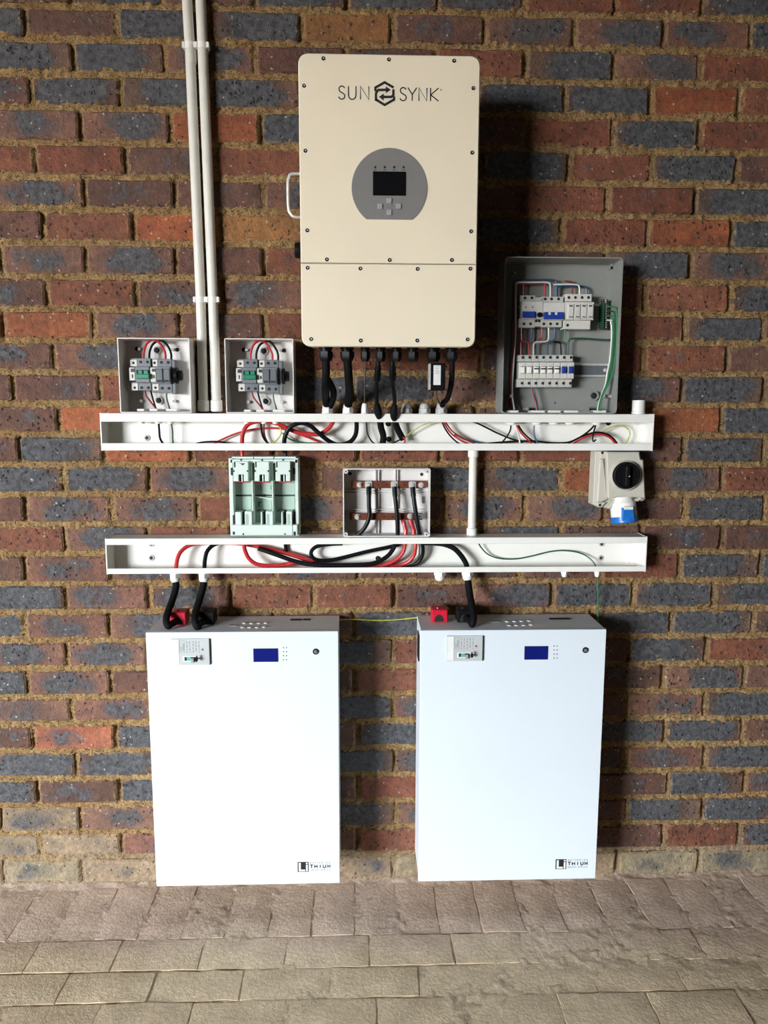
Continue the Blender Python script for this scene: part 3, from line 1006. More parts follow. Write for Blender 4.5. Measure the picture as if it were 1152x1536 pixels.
up = T.part('front_cover', MB().prism(round_some(ix0, zseam + .0009, ix1, iz1, .026, True), IY, IY + .020, .0022), M['cream'])
lo = T.part('wiring_cover', MB().prism(round_some(ix0, iz0, ix1, zseam - .0009, .024, False), IY, IY + .020, .0022), M['cream'])
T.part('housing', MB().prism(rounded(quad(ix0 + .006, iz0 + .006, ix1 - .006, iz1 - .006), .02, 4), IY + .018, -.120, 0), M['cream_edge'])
T.part('heat_sink_base', MB().prism(quad(ix0 + .02, iz0 + .05, ix1 - .02, iz1 - .03), -.122, -.098), M['black'])
for i in range(19):
    x = ix0 + .03 + i * (ix1 - ix0 - .06) / 18
    T.part('heat_sink_fin', MB().box(x - .0015, x + .0015, -.099, -.030, iz0 + .06, iz1 - .04), M['black'])
T.part('wall_bracket', MB().box(ix0 + .06, ix1 - .06, -.032, -.004, iz1 - .16, iz1 - .08), M['steel'])
for c, lst, par in ((c1, [(234, 100), (588, 105), (940, 112), (130, 247), (1044, 260), (137, 598), (1038, 608), (147, 1028), (1032, 1033)], up),
                    (c2, [(253, 177), (592, 180), (928, 180)], up),
                    (c2, [(149, 222), (434, 226), (743, 228), (1028, 227), (168, 607), (436, 615), (741, 615), (1013, 609)], lo)):
    for x, y in lst:
        mb = MB(); pdisc(mb, c, x, y, 10.5, [(-.0012, .55), (-.0016, .9), (0, 1)], IY, 14)
        s = T.part('screw', mb, M['black'])
        mb = MB(); pdisc(mb, c, x + 1.2, y, 4.0, [(-.0026, .7), (-.0024, 1), (-.001, 1)], IY, 8)
        T.part('screw_socket', mb, M['steel'], s)
# display
ctr = at(*c1(592, 800), IY); R_ = abs(at(*c1(592 + 205, 800), IY).x - ctr.x)
zf = at(*c1(592, 970), IY).z
a0 = math.asin((zf - ctr.z) / R_)
arc = [(ctr.x + R_ * math.cos(a0 + (math.pi - 2 * a0) * i / 40), ctr.z + R_ * math.sin(a0 + (math.pi - 2 * a0) * i / 40)) for i in range(41)]
dp = T.part('display_plate', MB().prism(arc, IY - .0012, IY + .001, .0005), M['display'])
mb = MB(); pbox(mb, c1, 502, 710, 680, 840, IY - .0022, IY); T.part('screen', mb, M['screen'], dp)
for x in (514, 565, 616, 667):
    mb = MB(); pdisc(mb, c1, x, 687, 6, [(-.0014, .7), (-.0010, 1), (0, 1)], IY - .0012, 10); T.part('indicator_light', mb, M['hole'], dp)
mb = MB()
for x in (514, 565, 616, 667): pbox(mb, c1, x - 9, 700, x + 9, 703, IY - .0015, IY - .001)
T.part('indicator_print', mb, M['ink'], dp)
for x, y in ((590, 867), (540, 897), (641, 897), (590, 930)):
    mb = MB(); pbox(mb, c1, x - 14, y - 15, x + 14, y + 15, IY - .0040, IY - .001, .0010, .0015); bt = T.part('button', mb, M['button'], dp)
# logo
mb = MB()
def lz(y): return at(*c1(565, y), IY).z
def lx(x): return at(*c1(x, 290), IY).x
for ch, xa, xb in (('S', 315, 352), ('U', 366, 414), ('N', 430, 484), ('S', 646, 684), ('Y', 690, 738), ('N', 746, 797), ('K', 808, 858)):
    yo = 1 if xa < 560 else 4
    mb = MB()
    for st in FNT[ch]:
        mb.ribbon([(lx(xa + (xb - xa) * px), lz(322 + yo) + (lz(251 + yo) - lz(322 + yo)) * pz) for px, pz in st], .0025, IY - .0005, IY + .0002)
    T.part('letter', mb, M['ink'], up, 'black letter ' + ch)
mb = MB()
def lp(pts): return [(lx(x), lz(y)) for x, y in pts]
wd = .0054
for st in ([(515, 278), (515, 258), (565, 229), (613, 256)], [(518, 330), (518, 288), (530, 271), (574, 269)],
           [(612, 266), (612, 297), (602, 307), (556, 308)], [(517, 322), (565, 351), (616, 321), (616, 304)]):
    mb.ribbon(lp(st), wd, IY - .0006, IY + .0002)
mb.prism(lp([(571, 250), (598, 269), (571, 287)]), IY - .0007, IY + .0002)
mb.prism(lp([(560, 290), (534, 308), (560, 327)]), IY - .0007, IY + .0002)
T.part('hexagon_emblem', mb, M['ink'], up, 'black hexagon emblem of two arrows')
mb = MB()
mb.frame(circle(lx(870), lz(265), .0021, 14), .0005, IY - .0005, IY + .0002)
letters(mb, 'R', lx(870) - .0009, lz(265) - .0010, lx(870) + .0009, .002, .0004, IY)
T.part('registered_mark', mb, M['grayink'], up)
# handle and rotary switch on the left side
hp = [at(*c1(x, y), -.17) for x, y in ((100, 722), (62, 724), (47, 745), (42, 780), (45, 905), (58, 940), (80, 955), (112, 958))]
hp = [Vector((ix0 + .008, -.17, hp[0].z))] + hp[1:-1] + [Vector((ix0 + .008, -.17, hp[-1].z))]
T.part('handle', MB().tube(spline(hp, 6), .0036, 10), M['steel'], None, 'steel carrying handle')
k = at(*c2(80, 128), -.19)
mb = MB().lathe((ix0 + .007, -.19, k.z), (-1, 0, 0), [(0, .013), (.006, .013)], 16)
mb.lathe((ix0 + .002, -.19, k.z), (-1, 0, 0), [(0, .019), (.004, .0205), (.020, .018), (.021, .015)], 18)
T.part('switch_knob', mb, M['black'], None, 'black rotary switch knob')
# black glands under the inverter
zi = iz0 + .0062
for px, r in ((489, .0165), (521, .0165), (548, .0110), (571, .0118), (595, .0118), (619, .0138), (650, .0160), (677, .0145)):
    p = at(px, 533, -.16)
    mb = MB().lathe((p.x, -.16, zi), (0, 0, -1), [(0, r * 1.1), (.006, r * 1.1), (.0062, r * .9), (.012, r * .9)], 12)
    mb.lathe((p.x, -.16, zi - .012), (0, 0, -1), [(0, r * 1.12), (.014, r * 1.12), (.020, r * .95), (.024, r * .8)], 6)
    T.part('cable_gland', mb, M['black'])

# data logger plugged in under the inverter
p0 = rect(643, 545, 667, 586, -.16)
T = Thing('data_logger', 'black plug-in logger stick with a white sticker under the inverter', 'logger', ((p0[0] + p0[2]) / 2, -.16, p0[1]))
T.part('body', MB().prism(rounded(quad(p0[0], p0[1], p0[2], p0[3]), .003), -.176, -.144, .002), M['black'])
T.part('edge_strip', MB().box(p0[0] - .0012, p0[0] + .0035, -.1775, -.150, p0[1] + .002, p0[3] - .002), M['steel'])
s = rect(650.2, 548, 661, 577.5, -.1762)
st = T.part('sticker', MB().prism(quad(*s), -.1768, -.1755), M['label'])
mb = MB()
for i in range(5):
    z = s[3] - .003 - i * .0042
    mb.box(s[0] + .003 + (i % 2) * .001, s[2] - .003 - (i % 3) * .001, -.1772, -.1766, z - .0011, z)
T.part('sticker_print', mb, M['grayink'], st)
T.part('tail', MB().tube([((p0[0] + p0[2]) / 2 + .001, -.15, p0[1] + .001), at(655, 597, -.12), at(660, 606, -.06)], .0026, 8), M['brownwire'])

# leads hanging under the inverter
G1 = 'leads between the inverter and the upper trunking'
wire('sleeved_cable', 'leftmost thick black braided lead between inverter and trunking', 'cable', cQ, [(489, 540, -.16), (489, 560, -.155), (488, 580, -.13), (489, 598, -.06), (491, 612, -.04)], -.1, .0105, M['sleeve'], G1, 12)
wire('sleeved_cable', 'short black braided lead bulging beside the leftmost inverter lead', 'cable', cQ, [(490, 566, -.135), (495, 575, -.118), (500, 586, -.090), (500, 597, -.066), (495, 610, -.044)], -.1, .0085, M['sleeve'], G1, 12)
wire('sleeved_cable', 'second thick black braided lead from the left under the inverter', 'cable', cQ, [(521, 540, -.16), (523, 565, -.145), (524, 585, -.10), (523, 600, -.055), (522, 612, -.04)], -.1, .0112, M['sleeve'], G1, 12)
wire('wire', 'thin grey wire dropping straight from the third inverter gland', 'wire', cQ, [(548, 541, -.16), (547.5, 570, -.13), (547, 600, -.05), (547, 612, -.04)], -.1, .0022, M['brownwire'], G1)
for lab, pts in (('left of the two plug connector leads hanging from the inverter', [(568, 541, -.16), (566, 560, -.15), (565, 575, -.13), (565, 600, -.095), (567, 616, -.082), (568, 623, -.074), (570, 634, -.055)]),
                 ('right of the two plug connector leads hanging from the inverter', [(589, 541, -.16), (588, 560, -.15), (589, 575, -.13), (592, 600, -.095), (591, 618, -.082), (591, 626, -.074), (593, 636, -.055)])):
    P = spline(path(pts, -.1), 6)
    T = Thing('connector_lead', lab, 'cable', P[-1], 'plug connector leads')
    T.part('cable', MB().tube(P, .0055, 10), M['blackwire'])
    a, b = P[2], P[13]
    T.part('plug', MB().lathe(a, b - a, [(0, .0068), (.012, .0085), (.020, .0085), (.022, .0062), (.024, .0062), (.026, .0092), (.044, .0086), (.046, .0060)], 12), M['black'])
    a, b = P[-13], P[-4]
    T.part('sleeve', MB().tube(P[-17:-4], .0098, 12, lambda t: .75 + .35 * math.sin(math.pi * t)), M['sleeve'])
wire('sleeved_cable', 'black lead from the rightmost inverter gland curling behind the logger', 'cable', cQ, [(678, 541, -.16), (678, 560, -.155), (676, 580, -.13), (671, 598, -.08), (665, 604, -.06), (662, 612, -.042)], -.1, .0072, M['sleeve'], G1, 12)

# ------------------------------------------------------------------ isolator boxes above the upper trunking
BXF = -.080


def isolator(which, dx, dy, x0, x1):
    A = lambda x, y: (170 + x / 8.862 + dx, 495 + y / 8.862 + dy)
    z0, z1 = UZ1 + .0012, 1.6155
    T = Thing('isolator_box', '%s open white isolator box, %s' % which, 'enclosure', ((x0 + x1) / 2, -.005, z0), 'isolator boxes on the upper trunking')
    T.part('tray', MB().shell(rounded(quad(x0, z0, x1, z1), .003, 2), .0026, BXF, -.0050, -.0090), M['box_white'])
    for x, y, r in ((585, 270, 52), (610, 938, 52)):
        mb = MB(); pdisc(mb, A, x, y, r, [(-.005, .72), (-.006, .82), (-.006, 1), (0, 1)], -.009, 18); bs = T.part('mounting_boss', mb, M['box_white'])
        mb = MB(); pdisc(mb, A, x, y, r * .70, [(-.0056, .8), (-.0054, 1), (0, 1)], -.009, 16); T.part('boss_hole', mb, M['hole'], bs)
    for x, y in ((312, 250), (850, 262)):
        mb = MB(); pdisc(mb, A, x, y, 28, [(-.0006, .9), (0, 1)], -.009, 14); T.part('knockout_hole', mb, M['hole'])
    for x, y in ((355, 258), (795, 262), (155, 597), (380, 945), (820, 948)):
        mb = MB(); pdisc(mb, A, x, y, 20, [(-.012, .7), (-.012, 1), (0, 1)], -.009, 12); T.part('screw_post', mb, M['box_white'])
    for xa, xb in ((315, 410), (480, 585), (700, 850)):
        mb = MB(); pbox(mb, A, xa, 1048, xb, 1078, -.064, -.024, .001, .001); T.part('bush', mb, M['pvc'])
    rl = MB(); pbox(rl, A, 200, 560, 900, 660, -.014, -.009); T.part('mounting_rail', rl, M['steel'])
    org = at(*A(500, 830), -.03)
    # switch with green handles
    K = Thing('isolator_switch', 'grey isolator switch with a green handle in the %s isolator box' % which[0], 'switch', org, 'green-handled isolator switches')
    mb = MB()
    pbox(mb, A, 240, 375, 495, 490, -.050, -.016, .001); pbox(mb, A, 250, 690, 505, 805, -.050, -.016, .001); pbox(mb, A, 290, 485, 482, 700, -.062, -.016, .0015)
    K.part('body', mb, M['gray'])
    for r in ((222, 392, 316, 484), (242, 706, 330, 804)):
        mb = MB(); pbox(mb, A, *r, -.0515, -.020, .001); K.part('terminal_block', mb, M['module'])
    mb = MB(); pbox(mb, A, 210, 497, 288, 672, -.058, -.016, .001); cv = K.part('side_cover', mb, M['module'])
    mb = MB(); pbox(mb, A, 232, 512, 280, 560, -.0586, -.057); pbox(mb, A, 244, 590, 262, 640, -.0586, -.057); K.part('side_print', mb, M['ink'], cv)
    mb = MB(); pbox(mb, A, 306, 530, 470, 600, -.0626, -.050); K.part('toggle_slot', mb, M['hole'])
    for xa, xb in ((330, 385), (400, 462)):
        mb = MB(); pbox(mb, A, xa, 535, xb, 590, -.066, -.055, .001); K.part('toggle_neck', mb, M['green'])
    mb = MB(); pbox(mb, A, 304, 582, 476, 648, -.071, -.055, .002); K.part('toggle_handle', mb, M['green'], None, 'green toggle handle')
    for x, y in ((268, 437), (362, 425), (452, 425), (287, 767), (375, 767), (465, 767)):
        mb = MB(); pdisc(mb, A, x, y, 19, [(-.0018, .9), (0, 1)], -.050, 12); K.part('terminal_screw', mb, M['hole'])
    # switch with side rotary
    K = Thing('isolator_module', 'plain grey module with a black side dial in the %s isolator box' % which[0], 'module', at(*A(650, 850), -.03), 'grey modules with side dials')
    mb = MB()
    pbox(mb, A, 520, 385, 772, 490, -.050, -.016, .001); pbox(mb, A, 515, 715, 782, 832, -.050, -.016, .001); pbox(mb, A, 500, 490, 760, 715, -.058, -.016, .001)
    pbox(mb, A, 772, 398, 826, 850, -.048, -.016, .0015)
    K.part('body', mb, M['gray'])
    for xa, xb in ((570, 655), (664, 750)):
        mb = MB(); pbox(mb, A, xa, 512, xb, 700, -.063, -.05, .0015); fp = K.part('face_panel', mb, M['gray2'])
        mb = MB(); pbox(mb, A, xa + 8, 664, xb - 14, 688, -.0636, -.060); K.part('panel_slot', mb, M['hole'], fp)
    for r in ((520, 392, 592, 484), (520, 712, 604, 804)):
        mb = MB(); pbox(mb, A, *r, -.0515, -.020, .001); K.part('terminal_block', mb, M['module'])
    mb = MB(); pbox(mb, A, 490, 500, 566, 690, -.0595, -.02, .001); cv = K.part('side_cover', mb, M['module'])
    mb = MB(); pbox(mb, A, 512, 515, 556, 555, -.0602, -.058); pbox(mb, A, 530, 600, 550, 640, -.0602, -.058); K.part('side_print', mb, M['ink'], cv)
    for x, y in ((550, 437), (637, 430), (727, 430), (562, 767), (648, 773), (738, 775)):
        mb = MB(); pdisc(mb, A, x, y, 20, [(-.0018, .9), (0, 1)], -.050, 12); K.part('terminal_screw', mb, M['hole'])
    p = at(*A(826, 605), -.040); q = at(*A(915, 605), -.040); w = q.x - p.x
    d = K.part('dial_ring', MB().lathe((p.x - .001, -.040, p.z), (1, 0, 0), [(0, .0215), (w * .42, .0215), (w * .46, .017)], 20), M['black'])
    mb = MB().lathe((p.x + w * .44, -.040, p.z), (1, 0, 0), [(0, .015), (w * .56, .013)], 10)
    mb.box(p.x + w * .6, q.x + .0005, -.043, -.037, p.z - .013, p.z + .013)
    K.part('dial', mb, M['black'], d)
    ww = which[0]
    gq = 'wires inside the isolator boxes'
    wire('wire', 'red jumper wire arching over the switch in the %s isolator box' % ww, 'wire', A, [(400, 390, -.045), (405, 300, -.045), (440, 190, -.045), (520, 130, -.045), (600, 160, -.045), (660, 240, -.045), (690, 310, -.045), (694, 390, -.045)], -.045, .0031, M['redwire'], gq)
    wire('wire', 'black jumper wire arching over the switch in the %s isolator box' % ww, 'wire', A, [(478, 385, -.040), (485, 280, -.040), (530, 185, -.040), (620, 138, -.040), (690, 170, -.040), (745, 250, -.040), (768, 320, -.040), (770, 390, -.040)], -.040, .0031, M['blackwire'], gq)
    wire('wire', 'red wire leaving the bottom of the %s isolator box switch' % ww, 'wire', A, [(418, 800, -.04), (440, 880, -.04), (500, 960, -.042), (570, 1050, -.044)], -.04, .0024, M['darkred'], gq)
    wire('wire', 'black wire leaving the bottom of the %s isolator box switch' % ww, 'wire', A, [(495, 800, -.038), (515, 880, -.038), (545, 980, -.04), (568, 1050, -.044)], -.04, .0024, M['blackwire'], gq)
    wire('wire', 'green earth wire at the bottom of the %s isolator box' % ww, 'wire', A, [(705, 840, -.036), (712, 920, -.036), (735, 1000, -.038), (752, 1055, -.044)], -.04, .0022, M['darkgreen'], gq)


isolator(('left', 'beside the two conduits'), 0, 0, -.7365, -.5475)
isolator(('right', 'between the conduits and the inverter'), 160.3, 1.2, -.4555, -.2735)

# ------------------------------------------------------------------ distribution board
DBF, DBB = -.095, -.005
dz0, dz1 = UZ1 + .0012, 1.8275
dx0, dx1 = .2845, .5985
T = Thing('distribution_board', 'open grey distribution board on the right of the inverter', 'distribution board', ((dx0 + dx1) / 2, -.005, dz0))
DB = T
T.part('tray', MB().shell(rounded(quad(dx0, dz0, dx1, dz1), .012, 5), .0030, DBF, DBB, -.012), M['dbgray'])
for x, y, r, d in ((315, 172, 11, .05), (820, 176, 11, .05), (978, 268, 13, .05), (185, 268, 13, .05), (160, 1175, 13, .05), (275, 1268, 12, .05), (500, 1225, 8, .004)):
    mb = MB(); pdisc(mb, c5, x, y, r, [(-d, .6), (-d, 1), (0, 1)], -.012, 12); T.part('screw_post', mb, M['dbgray'])
mb = MB(); pdisc(mb, c5, 800, 1170, 36, [(-.008, .6), (-.010, .75), (-.010, 1), (0, 1)], -.012, 18); bs = T.part('mounting_boss', mb, M['dbgray'])
mb = MB(); pdisc(mb, c5, 800, 1170, 22, [(-.0096, .8), (-.009, 1), (0, 1)], -.012, 14); T.part('boss_hole', mb, M['hole'], bs)
mb = MB(); pdisc(mb, c5, 858, 285, 34, [(-.0008, .95), (0, 1)], -.012, 18); T.part('knockout', mb, M['dbgray'])
mb = MB(); pbox(mb, c5, 930, 165, 950, 215, -.03, -.012); pbox(mb, c5, 930, 200, 970, 215, -.03, -.012); T.part('corner_bracket', mb, M['dbgray'])
mb = MB(); pbox(mb, c5, 895, 1160, 945, 1185, -.055, -.012, .001, .002); T.part('hinge_lug', mb, M['module2'])
for xa, xb in ((135, 240), (338, 440), (465, 560), (588, 690), (790, 900)):
    mb = MB(); pbox(mb, c5, xa, 1280, xb, 1298, -.075, -.025, .001, .002); T.part('bush', mb, M['pvc'])
mb = MB(); pbox(mb, c5, 695, 1285, 790, 1298, -.08, -.03); pbox(mb, c5, 725, 1255, 770, 1290, -.075, -.03); T.part('cable_entry_plate', mb, M['dbgray'])
for nm, ya, yb, xe in (('upper', 505, 590, 800), ('lower', 935, 1015, 925)):
    T.part('rail_web', pbox(MB(), c5, 240, ya, xe, yb, -.0195, -.012), M['gray2'])
    mb = MB(); pbox(mb, c5, 240, ya - 8, xe + 5, ya + 8, -.026, -.019); pbox(mb, c5, 240, yb - 2, xe + 5, yb + 12, -.026, -.019)
    pbox(mb, c5, xe - 6, ya - 8, xe + 5, yb + 12, -.026, -.019)
    T.part('mounting_rail', mb, M['steel'])
mb = MB(); pdisc(mb, c5, 890, 978, 14, [(-.004, .6), (-.003, 1), (0, 1)], -.020, 10); T.part('rail_screw', mb, M['steel'])


def breaker(name, label, cat, body, caps, toggles, holes, m=None, yt=-.055, yfb=-.068, extra=None):
    x0, y0, x1, y1 = body
    K = Thing(name, label, cat, at(*c5((x0 + x1) / 2, y1), -.03))
    mb = MB(); pbox(mb, c5, x0, y0, x1, y1, yfb, -.024, .0012); K.part('body', mb, m or M['module'])
    for r in caps:
        mb = MB(); pbox(mb, c5, *r, yt, -.024, .001); K.part('terminal_block', mb, m or M['module2'])
    for r, tm in toggles:
        mb = MB(); pbox(mb, c5, *r, yfb - .007, yfb + .002, .0012); K.part('toggle', mb, tm)
    for x, y in holes:
        mb = MB(); pdisc(mb, c5, x, y, 11, [(-.0010, .9), (0, 1)], yt, 10); K.part('terminal_screw', mb, M['hole'])
    if extra: extra(K)
    return K


def rcbo_extra(K):
    mb = MB(); pdisc(mb, c5, 395, 563, 19, [(-.006, .8), (-.005, 1), (0, 1)], -.068, 14); K.part('test_button', mb, M['black'])
    for x in (295, 345):
        mb = MB(); pdisc(mb, c5, x, 505, 5, [(-.001, 1), (0, 1)], -.068, 8); K.part('face_mark', mb, M['hole'])


breaker('circuit_breaker', 'two-pole breaker with blue toggles and a black test button in the board', 'breaker', (268, 462, 425, 592),
        [(255, 415, 365, 463), (365, 430, 425, 463), (242, 592, 362, 658), (362, 592, 412, 650)], [((272, 536, 366, 584), M['blue'])],
        [(288, 435), (340, 435), (280, 630), (330, 630), (372, 608), (394, 608)], extra=rcbo_extra)
breaker('circuit_breaker', 'three-pole breaker with blue toggles in the middle of the board', 'breaker', (427, 468, 586, 600),
        [(414, 425, 578, 468), (412, 600, 565, 655)], [((432, 541, 580, 594), M['blue'])], [(440, 443), (488, 443), (540, 443), (430, 630), (480, 630), (530, 630)],
        extra=lambda K: [K.part('toggle_cap', pbox(MB(), c5, x, 541, x + 18, 562, -.0765, -.066, .0006), M['module']) for x in (465, 515)])


def spd_extra(K):
    for i in range(4):
        x = 612 + i * 49
        mb = MB(); pbox(mb, c5, x, 480, x + 43, 590, -.0725, -.066, .0012, .002); cart = K.part('cartridge', mb, M['module'])
        mb = MB(); pbox(mb, c5, x + 10, 490, x + 34, 500, -.0731, -.070); pbox(mb, c5, x + 8, 574, x + 36, 580, -.0731, -.070); K.part('cartridge_print', mb, M['hole'], cart)


breaker('surge_arrester', 'pale four-cartridge surge arrester at the top right of the board', 'surge arrester', (588, 465, 806, 600),
        [(592, 405, 790, 462), (576, 602, 780, 670)], [], [(618, 432), (667, 432), (717, 432), (765, 432), (608, 640)], m=M['module'], extra=spd_extra)
lowx = [265 + i * 49.6 for i in range(8)]
names = ['leftmost', 'second', 'third', 'fourth', 'fifth', 'sixth', 'seventh', 'rightmost']
for i in range(8):
    xa, xb = 236 + i * 51.8, 236 + (i + 1) * 51.8 - 1.5
    s_ = xa + 10
    col = 'blue' if i > 5 else 'white'
    tg = ((s_ + 12, 952, s_ + 42, 1000), M['blue'] if i > 5 else M['pvc'])
    K = breaker('circuit_breaker', '%s %s-toggled breaker in the lower row of the board' % (names[i], col), 'breaker', (xa + 9, 918, xb + 9, 1042),
                [(xa, 864, xb, 914), (xa - 9, 1045, xb - 9, 1106)], [tg], [(xa + 36, 882), (xa + 30, 1076)])
    K.e['group'] = 'breakers in the lower row'
    if 1 < i < 6:
        mb = MB(); pbox(mb, c5, s_ + 10, 962, s_ + 44, 972, -.0764, -.073); K.part('toggle_print', mb, M['hole'])
    mb = MB(); pbox(mb, c5, s_ + 8, 948, s_ + 46, 1004, -.0684, -.06); K.part('toggle_slot', mb, M['gray'])
# earth bar
K = Thing('earth_bar', 'upright brass earth bar with a row of screws in the board', 'terminal bar', at(*c5(888, 670), -.03))
mb = MB(); pbox(mb, c5, 866, 445, 908, 672, -.034, -.020, .001); K.part('bar', mb, M['brass'])
for i in range(13):
    mb = MB(); pdisc(mb, c5, 893, 456 + i * 16.6, 6.5, [(-.004, .7), (-.003, 1), (0, 1)], -.034, 8); K.part('terminal_screw', mb, M['steel'])
mb = MB(); pbox(mb, c5, 872, 470, 884, 660, -.044, -.012); K.part('insulator', mb, M['darkgreen'])
# board wiring
gq = 'wires inside the distribution board'
def bw(lab, m, r, pts, y): return wire('wire', lab, 'wire', c5, pts, y, r, M[m], gq)
bw('long white wire rising up the left side of the board', 'whitewire', .0024, [(208, 1275), (192, 1160), (196, 1000), (208, 850), (217, 700), (218, 500), (218, 350), (226, 324), (245, 318), (350, 318), (445, 318), (470, 324), (478, 345), (479, 428)], -.048)
bw('white wire bridging from the middle breaker over to the surge arrester', 'whitewire', .0023, [(500, 335), (560, 334), (660, 334), (688, 340), (697, 360), (697, 405)], -.046)
bw('white wire stepping down from the middle breaker to the lower row', 'whitewire', .0024, [(465, 652), (465, 730), (455, 757), (425, 764), (380, 766), (358, 775), (352, 800), (352, 866)], -.046)
bw('red wire running down the left side of the board', 'redwire', .0022, [(188, 1275), (174, 1140), (180, 1000), (196, 850), (208, 700), (211, 560), (212, 420), (214, 345), (225, 330), (280, 328), (400, 326), (430, 330), (436, 345), (437, 425)], -.040)
bw('dark blue wire running down the left edge of the board', 'bluewire', .0022, [(172, 1265), (170, 1100), (176, 900), (186, 700), (196, 500), (200, 350), (210, 315), (240, 300), (400, 298), (500, 300), (520, 316), (524, 350), (524, 430)], -.036)
bw('blue wire looping over the top towards the surge arrester', 'bluewire', .0024, [(526, 430), (530, 370), (545, 350), (600, 345), (700, 348), (745, 360), (750, 405)], -.034)
bw('red wire tucked behind the white bridge over the surge arrester', 'darkred', .0022, [(585, 310), (620, 312), (640, 322), (645, 405)], -.032)
bw('red wire dropping behind the left of the two-pole breaker', 'darkred', .0024, [(278, 330), (276, 380), (278, 420)], -.038)
bw('red wire stepping down from the two-pole breaker to the lower row', 'redwire', .0023, [(262, 655), (262, 720), (266, 755), (285, 766), (308, 770), (318, 790), (318, 866)], -.044)
bw('short red wire into the leftmost lower breaker', 'redwire', .0023, [(258, 770), (257, 820), (258, 866)], -.040)
bw('short red wire under the black test button', 'redwire', .0023, [(414, 650), (414, 710), (408, 742), (380, 758)], -.038)
bw('blue wire stepping down from the middle breaker to the lower row', 'bluewire', .0026, [(510, 652), (510, 720), (503, 750), (475, 764), (458, 785), (456, 866)], -.042)
bw('short dark blue wire behind the two-pole breaker', 'bluewire', .0024, [(335, 655), (336, 710), (330, 760)], -.034)
bw('thin bright green wire under the surge arrester', 'greenwire', .0019, [(588, 668), (587, 710), (588, 745)], -.04)
bw('dark wire bridging into the lower row from the right', 'darkgreen', .0024, [(610, 866), (612, 790), (622, 752), (650, 740), (760, 742), (870, 750), (945, 750)], -.036)
bw('short black wire into the sixth lower breaker', 'blackwire', .0024, [(560, 866), (557, 800), (548, 770), (500, 764)], -.036)
bw('dark red wire dropping from the third lower breaker to the board floor', 'darkred', .0022, [(335, 1105), (350, 1160), (368, 1220), (376, 1282)], -.045)
bw('dark blue wire dropping from the third lower breaker to the board floor', 'bluewire', .0022, [(352, 1105), (364, 1160), (378, 1220), (386, 1282)], -.042)
for i, (m, lab) in enumerate((('greenwire', 'outermost green earth wire down the right side of the board'), ('darkgreen', 'second dark green earth wire from the right side of the board'), ('greenwire', 'third green earth wire from the right side of the board'), ('whitewire', 'pale innermost wire beside the green ones down the right side of the board'))):
    o = i * 13 + 14
    y0_ = 500 + i * 34
    bw(lab, m, .0022, [(905, y0_), (960 - o * .4, y0_ + 2), (985 - o, y0_ + 14), (992 - o, y0_ + 60), (990 - o, 760), (978 - o, 900), (958 - o, 1000), (925 - o * .6, 1080), (885 - o * .3, 1150), (866 - o * .4, 1220), (858 - o * .5, 1284)], -.078 + i * .004)

# ------------------------------------------------------------------ fuse switch base
z0_, z1_ = LZ1 + .001, at(395, 685, -.08).z
T = Thing('fuse_base', 'pale mint three-pole fuse switch base standing on the lower trunking', 'fuse base', at(395, 803, -.005))
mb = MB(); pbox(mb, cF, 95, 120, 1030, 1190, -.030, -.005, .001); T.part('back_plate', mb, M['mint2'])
mb = MB(); pbox(mb, cF, 85, 115, 140, 1185, -.066, -.006, .001); T.part('side_wall', mb, M['mint'])
mb = MB(); pbox(mb, cF, 995, 115, 1040, 1185, -.066, -.006, .001); T.part('side_wall', mb, M['mint'])
for xa, xb in ((118, 415), (425, 695), (705, 1005)):
    mb = MB(); pbox(mb, cF, xa, 92, xb, 122, -.060, -.010, .001); T.part('top_ledge', mb, M['mint'])
mb = MB(); pbox(mb, cF, 95, 128, 1030, 180, -.066, -.02, .001); T.part('top_rail', mb, M['mint'])
for i, (xa, xb) in enumerate(((140, 345), (432, 632), (722, 925))):
    xm = (xa + xb) / 2 - 2
    mb = MB()
    ppoly(mb, cF, [(xa, 160), (xb, 160), (xb, 432), (xm + 42, 432), (xm + 42, 340), (xm - 30, 340), (xm - 30, 432), (xa, 432)], -.082, -.03, .001)
    cvr = T.part('contact_cover', mb, M['mint'])
    mb = MB(); pbox(mb, cF, xm - 28, 345, xm + 40, 436, -.072, -.03); T.part('contact_slot', mb, M['hole'], cvr)
    mb = MB(); pbox(mb, cF, xm + 8, 345, xm + 24, 436, -.077, -.03); T.part('contact_blade', mb, M['mint'], cvr)
    mb = MB(); pbox(mb, cF, xa + 40, 420, xb + 10, 447, -.070, -.03); T.part('red_contact', mb, M['redblock'], cvr)
    mb = MB()
    pbox(mb, cF, xa + 8, 165, xa + 26, 240, -.0826, -.08); pbox(mb, cF, xm - 6, 128, xm + 16, 150, -.0668, -.06)
    if i == 0: ppoly(mb, cF, [(215, 176), (245, 186), (300, 184), (270, 212), (245, 196)], -.0826, -.08)
    for sx in (xa + 6, xb - 10): pdisc(mb, cF, sx, 290, 13, [(-.0006, 1), (.001, 1)], -.082, 10)
    T.part('cover_recess', mb, M['hole'], cvr)
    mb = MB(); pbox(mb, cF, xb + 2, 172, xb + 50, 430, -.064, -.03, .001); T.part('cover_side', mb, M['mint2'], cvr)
for xa, xb in ((395, 416), (676, 694)):
    mb = MB(); pbox(mb, cF, xa, 425, xb, 1040, -.068, -.03, .001); T.part('partition', mb, M['mint'])
for ya, yb in ((452, 618), (640, 850)):
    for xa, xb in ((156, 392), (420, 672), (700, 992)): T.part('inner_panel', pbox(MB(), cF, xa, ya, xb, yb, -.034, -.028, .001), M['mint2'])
mb = MB(); pbox(mb, cF, 150, 622, 992, 634, -.0345, -.029); T.part('seam', mb, M['hole'])
